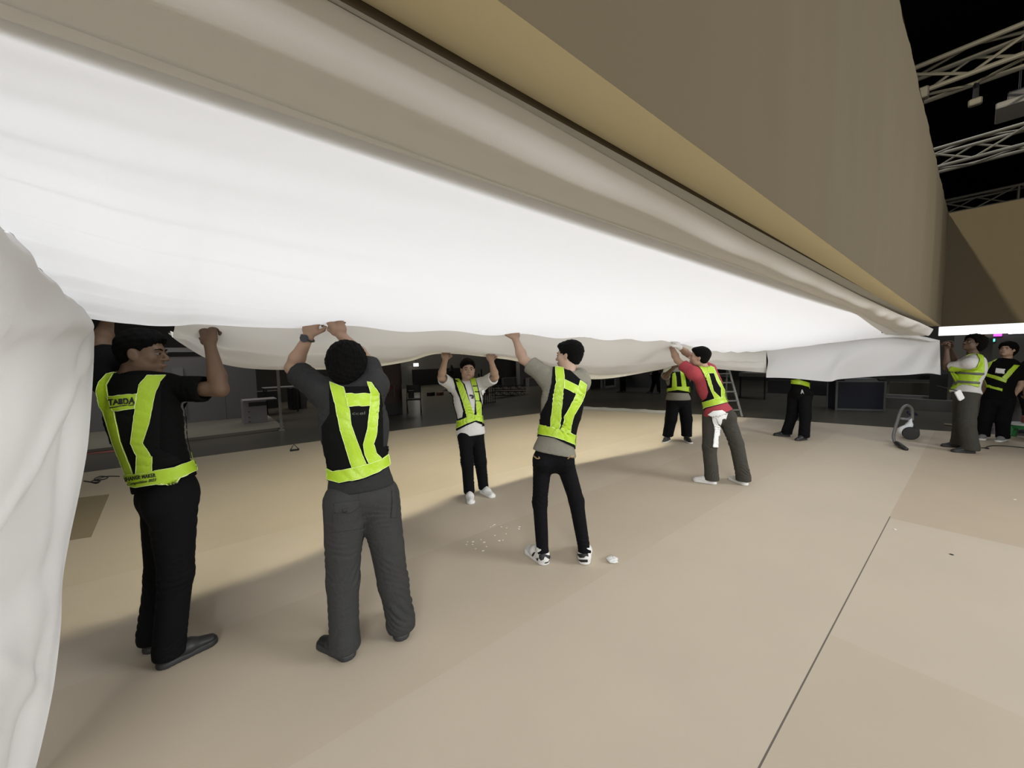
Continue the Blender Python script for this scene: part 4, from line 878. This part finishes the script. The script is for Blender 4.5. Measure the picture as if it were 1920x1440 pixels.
# hall walls far off
HW = mat('hall_wall', (.125, .12, .105), .85, nscale=.6, namp=.1); HW2 = mat('hall_wall_pale', (.20, .195, .18), .85)
tag(MB().box((5, 23, 3.4), (50, .3, 7)).build('wall_hall_back', DW), kind='structure')
a_, b_ = onv(640, 664, 19.5), onv(925, 687, 19.5); fm_ = MB().box(((a_[0]+b_[0])/2, 19.6, (a_[2]+b_[2])/2), (b_[0]-a_[0], .2, abs(a_[2]-b_[2])))
for x_ in (a_[0]+.1, b_[0]-.1): fm_.box((x_, 19.6, (b_[2]-.06)/2), (.15, .15, b_[2]+.07))
fs_ = fm_.build('fascia', HW)
tag(fs_, 'long grey fascia over the dark opening in the distance', 'fascia')
tag(slab('banner', 754, 687, 773, 719, 19.2, .1, HW, zb=-.06), 'narrow grey banner left of the dark opening', 'banner')
tag(slab('shutter', 774, 686, 868, 720, 20.5, .1, INK, zb=-.06), 'black roller shutter under the long grey fascia', 'shutter')  # flat black sheet stands in for the shade inside the opening
tag(slab('partition', 868, 664, 925, 745, 19.0, .1, HW, zb=-.06), 'grey partition behind the worker in the white T-shirt', 'partition')
tag(slab('doorway_panel', 925, 700, 937, 731, 15.9, .06, INK, zb=-.06), 'black doorway beside the hand of the worker in white', 'doorway')
tag(slab('booth_wall', 923, 670, 975, 731, 16.0, .1, mat('booth_dim', (.075, .072, .068), .8), zb=-.06), 'dim grey booth wall above the stacked truss', 'partition')
tag(slab('counter', 944, 709, 975, 731, 15.7, .2, HW, zb=-.06), 'grey counter in front of the dim booth wall', 'counter')
tag(slab('column', 974, 664, 993, 732, 15.4, .3, HW2, zb=-.06), 'pale square column right of the dim booth wall', 'column')
tag(slab('white_crate', 992, 709, 1010, 732, 15.0, .3, HW2, zb=-.06), 'pale crate at the foot of the pale column', 'crate')
cl = thing('hanging_lamp', 'small bright lamp below the grey fascia', 'lamp', onv(780, 684, 19))
q = onv(780, 684, 19.0); MB().tube([q+[0, 0, .08], q-[0, 0, .08]], [.13, .13], 12).build('bulb', mat('lamp_white', (1, 1, 1), .4, emit=(1, 1, .9), estr=3), cl); MB().tube([q+[0, .505, .4], q+[0, 0, .4], q+[0, 0, .08]], .02).build('rod', DMET, cl)
# stacked truss pieces and black cage
def truss(name, label, a, b, s, m, rad=.02, nb=10, cat='truss', group=None):
    a, b = A_(a, float), A_(b, float); t = thing(name, label, cat, a, group); d = unit(b-a); sd = unit(np.cross(d, up)); u_ = up
    cs = [(-1, -1), (1, -1), (1, 1), (-1, 1)]
    for i, j in cs: MB().tube([a+sd*i*s/2+u_*j*s/2, b+sd*i*s/2+u_*j*s/2], rad, 10).build('chord', m, t)
    for k in range(4):
        i, j = cs[k]; i2, j2 = cs[(k+1) % 4]; mb = MB()
        for n_ in range(nb):
            p0 = a+(b-a)*n_/nb; p1 = a+(b-a)*(n_+1)/nb; A0 = sd*i*s/2+u_*j*s/2; A1 = sd*i2*s/2+u_*j2*s/2
            mb.tube([p0+A0, p1+A1] if n_ % 2 == 0 else [p0+A1, p1+A0], rad*.6, 6)
            if n_ % 2 == 0: mb.tube([p0+A0, p0+A1], rad*.6, 6)
        mb.build('bracing', m, t)
    return t
for k, (y0, lb) in enumerate(((727, 'upper of the two black truss lengths stacked on the dark floor'), (738, 'lower of the two black truss lengths stacked on the dark floor'))):
    a_, b_ = onv(925, y0, 11.9+.0*k), onv(983, y0-1, 12.2); truss('truss_length', lb, a_, b_, .16, INK, .016, 8)
cg = thing('cage_trolley', 'black barred trolley behind the arm of the worker in white', 'trolley', onz(910, 757, -.06))
q = onz(912, 758, -.06); mb = MB()
for i in range(9):
    for j in (0, .5): MB().tube([q+[-.35+i*.09, j, 0], q+[-.35+i*.09, j, .72]], .012, 6).build('bar', INK, cg)
for zz in (.05, .38, .72):
    for j in (0, .5): MB().tube([q+[-.37, j, zz], q+[.4, j, zz]], .014, 6).build('rail', INK, cg)
for k, nm_ in enumerate(('leftmost', 'second from the left', 'middle', 'fourth from the left', 'rightmost')):
    q = onv(893+k*5, 716-k % 3*3, 13.0); tag(MB().tube([A_([q[0], 13.0, -.06]), q+[0, 0, .12*(k % 3)+.15]], .03, 8).build('tripod_case', INK), nm_+' of the five black upright stands behind the barred trolley', 'stand', 'black stands behind the trolley')
q = onv(847, 700, 14); tag(MB().tube([A_([q[0], 14, -.06]), q-[0, 0, .1], q+[0, 0, .1], q+[0, 0, .35]], [.02, .05, .12, .03], 10).build('lamp_stand', INK), 'black stand with a thick head left of the head of the worker in white', 'stand')
for x_, y_, m_, lb, w_ in ((825, 741, mat('orange_box', (.12, .055, .03), .7), 'small brown-orange box on the dark floor left of the worker in white', .28), (835, 733, GW, 'small pale box behind the brown-orange box', .2), (808, 742, INK, 'low black tool case on the dark floor beside the brown-orange box', .3)):
    q = onz(x_, y_, -.06); tag(MB().box((q[0], q[1], -.06+w_*.25), (w_, w_*.7, w_*.5), .4, .01).build('box', m_), lb, 'box')
# booth with windows and pale walls straight ahead in the distance
bt = thing('booth', 'pale booth with two window openings seen below the loose flap', 'booth', onv(1130, 731, 11.5))
slab('wall', 1092, 680, 1172, 735, 11.4, .1, HW, bt, zb=-.06); slab('window', 1108, 712, 1126, 730, 11.36, .05, INK, bt); slab('window', 1136, 712, 1151, 722, 11.36, .05, INK, bt)
for x_ in (1106, 1127, 1134, 1153): slab('frame', x_-1, 710, x_+1, 733, 11.33, .08, HW2, bt)
slab('sill', 1104, 731, 1156, 734, 11.3, .12, HW2, bt); slab('shelf', 1136, 724, 1152, 726, 11.3, .1, HW2, bt)
tag(slab('long_wall', 1172, 680, 1300, 737, 16.5, .2, mat('long_wall_grey', (.10, .10, .105), .85), zb=-.06, axis='u'), 'long grey wall behind the two distant walkers', 'partition')
# right hand hall
tag(MB().box((24, -2, 3.4), (.3, 52, 7)).build('wall_hall_right', mat('hall_wall_dark', (.018, .018, .018), .8)), kind='structure')
tag(slab('low_wall', 1440, 712, 1567, 770, 17, .2, mat('low_wall_grey', (.028, .029, .030), .7), zb=-.06, axis='u'), 'low dark grey wall behind the legs under the hanging cloth', 'partition')
pt_ = thing('pale_table', 'pale table behind the ladder', 'table', (14.8, 3.3, -.06)); slab('tabletop', 1385, 699, 1437, 707, 14.5, .7, HW2, pt_, axis='u')
for x_ in (1388, 1434):
    for u_ in (14.5, 15.15): slab('leg', x_-1, 706, x_+1, 707, u_, .05, DMET, pt_, zb=-.06, axis='u')
for k, (x0, x1, y0, lb) in enumerate(((1340, 1366, 705, 'pale plank left of the ladder, nearer the flap'), (1352, 1372, 717, 'pale plank left of the ladder, lower'))):
    up_ = 12.6+k*.9; q0, q1 = onu(x0, y0, up_), onu(x1, y0+1, up_); tag(MB().box((up_, (q0[1]+q1[1])/2, (q0[2]+q1[2])/2), (.3, abs(q0[1]-q1[1]), .03)).box((up_, (q0[1]+q1[1])/2, ((q0[2]+q1[2])/2-.06)/2), (.2, .05, (q0[2]+q1[2])/2+.04)).build('plank', HW), lb, 'plank')
fc = thing('flight_case', 'dark blue flight case with an aluminium frame on the dark floor', 'case', onz(1612, 771, -.06))
P0, P1 = onz(1567, 769, -.06), onz(1657, 771.5, -.06); dx = unit(P1-P0); Lc_ = np.linalg.norm(P1-P0); dy = unit(np.cross(up, dx)); ht = (at(1612, 714, depth((P0+P1)/2))-at(1612, 770, depth((P0+P1)/2)))[2]
if dy@fw < 0: dy = -dy
an = math.atan2(dx[1], dx[0]); cc = (P0+P1)/2+dy*.3
MB().box(cc+up*ht/2, (Lc_, .6, ht), an, .01).build('body', mat('case_blue', (.008, .009, .022), .5), fc)
fr = MB()
for s_ in (0, 1):
    fr.box((P0+P1)/2+dy*.6*s_+up*.03, (Lc_+.03, .04, .05), an); fr.box((P0+P1)/2+dy*.6*s_+up*(ht), (Lc_+.03, .04, .05), an)
    for e in (P0, P1): fr.box(e+dy*.6*s_+up*ht/2, (.045, .045, ht), an)
fr.build('frame', mat('dull_aluminium', (.16, .16, .155), .5, .4), fc)
for e in (P0*.93+P1*.07, P0*.07+P1*.93): MB().box(e+up*(ht+.035), (.16, .1, .06), an, .01).build('latch', DMET, fc)
MB().box((P0+P1)/2+dy*.3+up*(ht+.03), (Lc_*.75, .5, .05), an).build('lid', mat('lid_grey', (.11, .11, .11), .6), fc)
for k, (x0, y0, x1, y1, U_, m_, nm, lb) in enumerate((
        (1661, 700, 1745, 712, 16.5, INK, 'beam', 'long black beam above the brown hoardings'), (1668, 716, 1742, 740, 17, mat('brown_hoarding', (.075, .065, .045), .8), 'hoarding', 'brownish hoarding beyond the vacuum cleaner'),
        (1662, 740, 1745, 743, 16, HW2, 'rail', 'pale low rail in front of the brownish hoarding'), (1744, 700, 1775, 748, 15.5, DW, 'screen', 'dark grey screen behind the worker in the full vest'),
        (1640, 748, 1790, 752, 14.5, HW, 'kerb', 'grey kerb lying on the dark floor right of the flight case'),
        (1770, 795, 1790, 798, 11.9, mat('brass_strip', (.25, .22, .13), .5), 'strip', 'upper of two short yellowish strips by the worker in the full vest'), (1770, 801, 1788, 804, 11.7, MATS['brass_strip'], 'strip', 'lower of two short yellowish strips by the worker in the full vest'),
        (1848, 610, 1860, 668, 16, HW, 'pillar', 'grey pillar between the heads of the two workers at the right'), (1852, 756, 1862, 812, 12, HW, 'pillar', 'pale strip of pillar seen between the legs at the right'),
        (1790, 628, 1812, 665, 18, mat('dim_board', (.05, .05, .055), .7), 'board', 'dim grey board behind the face of the bushy-haired worker'),
        (1895, 735, 1960, 815, 9.9+2.6, mat('speckled_grey', (.10, .095, .09), .8, nscale=30, namp=.4), 'board', 'grey board behind the green stool'))):
    tag(slab(nm, x0, y0, x1, y1, U_, .12, m_, zb=(-.06 if nm in ('hoarding', 'screen', 'pillar', 'kerb', 'board', 'rail') else None), axis='u'), lb, nm)
tag(slab('sign_board', 1850, 606, 1990, 665, 19.1, .1, INK, zb=-.06, axis='u'), 'black board carrying small coloured lights at the right', 'board')
for x_, y_, w_, col, lb in ((1869, 625, .20, (.8, .08, .8), 'small magenta light in the dark at the right'), (1885, 622, .10, (1, 1, 1), 'left of the two small white lights right of the magenta one'), (1895, 624, .08, (1, 1, 1), 'right of the two small white lights right of the magenta one'), (1913, 618, .26, (1, 1, 1), 'wide white light at the far right'), (1861, 638, .10, (.1, .6, .45), 'small teal light above the head of the worker in black')):
    q = onu(x_, y_, 19); tag(MB().box(q, (.2, w_, w_*.9), 0, .01).build('sign_light', mat('light_%d' % x_, col, .5, emit=col, estr=1.6)), lb, 'light')
# ladder
ld = thing('ladder', 'aluminium step ladder leaning on the dark floor behind the worker in red', 'ladder', onz(1392, 787, -.06))
Bq = onz(1392, 786, -.06); dB = depth(Bq); Tq = at(1364, 684, dB+.35); off = -rt*.42
for o_ in (A_([0, 0, 0]), off):
    MB().tube([Bq+o_, Tq+o_*.85], .032, 4).build('rail', mat('ladder_alu', (.22, .22, .20), .5, .3), ld); MB().box(Bq+o_+[0, 0, .03], (.09, .09, .07)).build('rubber_foot', INK, ld)
for k in range(1, 6):
    s_ = k/6; q = Bq*(1-s_)+Tq*s_; MB().box(q+off*(.5-.04*s_), (.40, .07, .025), math.atan2(rt[1], rt[0])).build('rung', MATS['ladder_alu'], ld)
for s_ in (0,): MB().tube([Bq+fw*.75, Tq], .022, 6).build('rear_leg', MATS['ladder_alu'], ld); MB().tube([Bq+off+fw*.75, Tq+off*.85], .022, 6).build('rear_leg', MATS['ladder_alu'], ld)
# vacuum cleaner
W0 = onz(1707, 824); dW = depth(W0); R_ = 11.8*dW/f; Cw = W0+up*R_; vax = -unit(W0*A_([1, 1, 0]))
vc = thing('vacuum_cleaner', 'white canister vacuum cleaner with black wheels and an upright grey hose', 'vacuum cleaner', W0)
Bd = Field(Cw-.4, Cw+.5, .008); J2 = lambda x, y, dd=0: at(1400+x/5.332, 600+y/5.332, dW+dd)
Bd.cap(J2(1575, 1110, .10), J2(1600, 1120, .10), .085, .095, .03, vax, .9); Bd.cap(J2(1580, 1100, .1), J2(1625, 1050, .1), .055, .05, .04); Bd.cap(J2(1632, 1040, .1), J2(1640, 975, .1), .03, .018, .03)
Bd.cut(A_([0, 0, .012]), -up); v_, q_ = Bd.surf(); mesh_obj('body', v_, q_, mat('vacuum_white', (.72, .73, .74), .35), vc)
for s_ in (0, .24):
    q = Cw-vax*s_; MB().tube([q-vax*.025, q-vax*.02, q+vax*.02, q+vax*.028], [R_*.93, R_, R_, R_*.9], 28).build('wheel', SHOE, vc, False)
MB().tube([J2(1540, 985, .1), J2(1600, 992, .1), J2(1640, 978, .1)], .022, 8).build('handle', mat('handle_grey', (.16, .16, .17), .5), vc, True)
MB().tube([J2(1615, 920, .12), J2(1650, 935, .12), J2(1700, 950, .12)], [.03, .045, .02], 10).build('handle_grip', mat('navy_plastic', (.006, .008, .03), .5), vc, True)
hp = catmull(A_([J2(1655, 1000, .1), J2(1655, 930, .08), J2(1645, 880, .05), J2(1605, 853, 0), J2(1560, 880, -.05), J2(1530, 940, -.1), J2(1505, 1020, -.13), J2(1480, 1100, -.16), J2(1468, 1170, -.2), J2(1482, 1220, -.25), J2(1510, 1248, -.3)]), np.linspace(0, 1, 90))
MB().tube(list(hp), [.021+.0018*(k % 2) for k in range(90)], 10).build('hose', mat('hose_grey', (.15, .15, .14), .45), vc, True)
na = onz(1400+1500/5.332, 600+1262/5.332)+up*.03; nb_ = onz(1400+1595/5.332, 600+1305/5.332)+up*.02
MB().tube([hp[-1], na+up*.02, (na+nb_)/2+up*.008, nb_], [.024, .034, .036, .028], 10).build('nozzle', SHOE, vc, True)
# stool, box, cables, clip, mat, scraps
q = onz(1915, 819, 0.) ; q = A_([q[0]*.985, q[1], 0.]); zt = (at(1912, 793, depth(q)))[2]
st = thing('stool', 'low green plastic stool with a round pale top at the right edge', 'stool', q)
MB().tube([q+up*(zt-.03), q+up*(zt-.025), q+up*(zt-.002), q+up*zt], [.17, .185, .185, .18], 32).build('top', mat('stool_top', (.42, .43, .40), .6), st)
for k in range(4):
    a = k*math.pi/2+.5; e = A_([math.cos(a), math.sin(a), 0]); MB().tube([q+e*.17, q+e*.12+up*(zt-.02)], [.032, .028], 8).build('leg', mat('green_plastic', (.015, .13, .03), .45), st)
MB().tube([q+up*(zt-.09), q+up*(zt-.03)], [.14, .15], 24).build('apron', MATS['green_plastic'], st)
q2 = q+up*zt-rt*-.06; tag(MB().box(q2+up*.06, (.10, .10, .12), .3, .01).build('red_tin', mat('brick_red', (.25, .06, .05), .6)), 'small brick-red tin standing on the green stool', 'tin')
def floor_tube(name, pts, rad, m, label, cat, z=0.):
    P = A_([onz(x, y, z)+up*(rad+z*0) for x, y in pts]); P = catmull(P, np.linspace(0, 1, len(pts)*10)); o = MB().tube(list(P), rad, 6).build(name, m, None, True); return tag(o, label, cat)
floor_tube('cable', zB([(640, 1283), (700, 1285), (712, 1292), (690, 1288), (700, 1272), (760, 1262), (900, 1266), (1067, 1283), (1200, 1300)]), .007, INK, 'black cable on the floor beside the two workers at the right', 'cable')
floor_tube('cable_coil', [(152+x/5.54, 760+y/5.54) for x, y in ((30, 790), (150, 805), (200, 790), (130, 785), (110, 800), (160, 815), (190, 795), (140, 770), (200, 742), (280, 750), (230, 775), (160, 775), (250, 745), (330, 740), (400, 742))], .006, INK, 'thin black cable in loose loops on the floor beside the white curtain', 'cable')
tw = thing('wire_stand', 'small black wire stand on the floor beside the elbow of the second worker', 'stand', onz(552, 846))
q = onz(544, 846)+up*.012; q1 = onz(561, 844)+up*.012; MB().tube([q, q1], .018, 8).build('base', INK, tw); MB().tube([q, at(551, 833, depth(q)), q1], .007, 6).build('wire_loop', INK, tw)
mtp = [onz(x, y)+up*.003 for x, y in ((110, 938), (205, 927), (171, 1007), (100, 1018))]; V = mtp+[v-up*.002 for v in mtp]
tag(mesh_obj('floor_mat', V, [(3, 2, 1, 0), (4, 5, 6, 7), (0, 1, 5, 4), (1, 2, 6, 5), (2, 3, 7, 6), (3, 0, 4, 7)], mat('brown_mat', (.24, .19, .115), .8), None, False), 'flat brown mat on the floor beside the white curtain', 'mat')
V = [onz(x, y, -.055) for x, y in ((60, 812), (206, 806), (230, 846), (40, 862))]; V = V+[v-up*.004 for v in V]
tag(mesh_obj('red_carpet', V, [(3, 2, 1, 0), (4, 5, 6, 7), (0, 1, 5, 4), (1, 2, 6, 5), (2, 3, 7, 6), (3, 0, 4, 7)], mat('carpet_red', (.20, .055, .045), .9), None, False), 'dull red carpet piece on the dark floor beyond the first worker', 'carpet')
# crumpled paper and flecks
def crumple(P, R, seed, name, label, cat, m, group=None, flat=.35):
    g = np.random.default_rng(seed); mb = MB(); n1, n2 = 7, 12; V = []
    for i in range(n1+1):
        for j in range(n2):
            a, b = math.pi*i/n1, 2*math.pi*j/n2; rr = R*(.6+.6*g.random()) if 0 < i < n1 else R*.5
            V.append(A_(P)+[rr*math.sin(a)*math.cos(b), rr*math.sin(a)*math.sin(b), max(0, flat*R*(1+math.cos(a)*(.6+.5*g.random())))])
    mb.add(V, [(i*n2+j, i*n2+(j+1) % n2, (i+1)*n2+(j+1) % n2, (i+1)*n2+j) for i in range(n1) for j in range(n2)])
    return tag(mb.build(name, m, None), label, cat, group)
crumple(onz(1150, 1053), .045, 3, 'crumpled_tissue', 'crumpled white tissue on the floor right of the sneakers', 'tissue', GLV)
PAP = mat('paper_white', (.8, .8, .78), .8)
fl = [(887, 1016), (875, 1021), (886, 1021), (908, 1017), (943, 1013), (920, 988), (927, 984), (940, 988), (950, 990), (973, 992), (949, 1001), (892, 1029), (906, 1033), (912, 1025), (877, 1016), (936, 1014), (924, 986), (902, 1012), (974, 988), (928, 1004)]
for k, (x_, y_) in enumerate(fl): crumple(onz(x_, y_), .0075+.004*(k % 3 == 0), 20+k, 'paper_fleck', 'tiny white paper fleck scattered on the floor left of the sneakers', 'paper', PAP, 'paper flecks scattered on the floor', .15)
crumple(onz(1678, 993), .012, 90, 'paper_fleck', 'single white paper fleck near the dark floor seam', 'paper', PAP, None, .2); crumple(onz(1784, 1040), .012, 91, 'leaf_scrap', 'tiny dark scrap on the bare floor at the right', 'scrap', INK, None, .15)
crumple(onz(1903, 937), .012, 92, 'paper_fleck', 'white paper fleck at the right edge of the floor', 'paper', PAP, None, .2)
# rolled fabric along the far platform edge
ev = np.linspace(7.25, 4.6, 90); ex = A_([xright(v) for v in ev])-.16; V = []
for i in range(90):
    for k in range(9):
        a = math.pi*k/8; V.append((ex[i]+.15*math.cos(a)*(1+.1*math.sin(i*.31)), ev[i], .004+(.06+.007*math.sin(i*.37)+.005*math.sin(i*1.1+k))*math.sin(a)))
tag(mesh_obj('fabric_roll', V, grid_faces(90, 9), mat('roll_white', (.42, .41, .39), .9)), 'loose roll of white fabric lying along the far edge of the beige floor', 'fabric')
# overhead trusses
TM = mat('truss_alu', (.17, .155, .115), .6, .1)
truss('roof_truss', 'nearest aluminium roof truss at the top right', (11.55, -14, 6.80), (11.55, 7, 6.80), .5, TM, .045, 22)
truss('roof_truss', 'middle aluminium roof truss at the top right', (16.5, -14, 6.80), (16.5, 7, 6.80), .5, TM, .045, 22)
truss('roof_truss', 'farthest aluminium roof truss, just above the tan wall', (22.4, -14, 6.80), (22.4, 7, 6.80), .5, TM, .045, 22)
lp_ = thing('light_panel', 'grey lamp housing hanging between the nearest two trusses', 'lamp housing', (13.4, -1, 6.5))
MB().box((13.55, -1.6, 6.5), (.9, 3.2, .12), 0, .02).build('housing', mat('housing_grey', (.26, .25, .22), .6), lp_); MB().box((13.6, -1.6, 6.68), (.5, 2.9, .25), 0, .02).build('cover', mat('cover_grey', (.14, .13, .13), .7), lp_)
for v_ in (-3, -.3): MB().tube([(13.55, v_, 6.7), (13.55, v_, 9)], .015).build('wire', DMET, lp_)
hc = thing('truss_clamp', 'left clamp hanging under the nearest truss', 'clamp', (11.3, .9, 6.5)); MB().box((11.3, .92, 6.5), (.18, .18, .2), 0, .02).build('block', TM, hc); MB().tube([(11.3, .92, 6.4), (11.3, 1.0, 5.7)], .03, 8).build('strap', DMET, hc)
hc = thing('truss_clamp', 'right clamp hanging under the nearest truss', 'clamp', (11.78, .1, 6.5)); MB().box((11.78, .25, 6.2), (.12, .18, .12), 0, .02).build('block', TM, hc); MB().tube([(11.78, .25, 6.56), (11.78, .25, 6.2)], .04, 8).build('strap', DMET, hc)
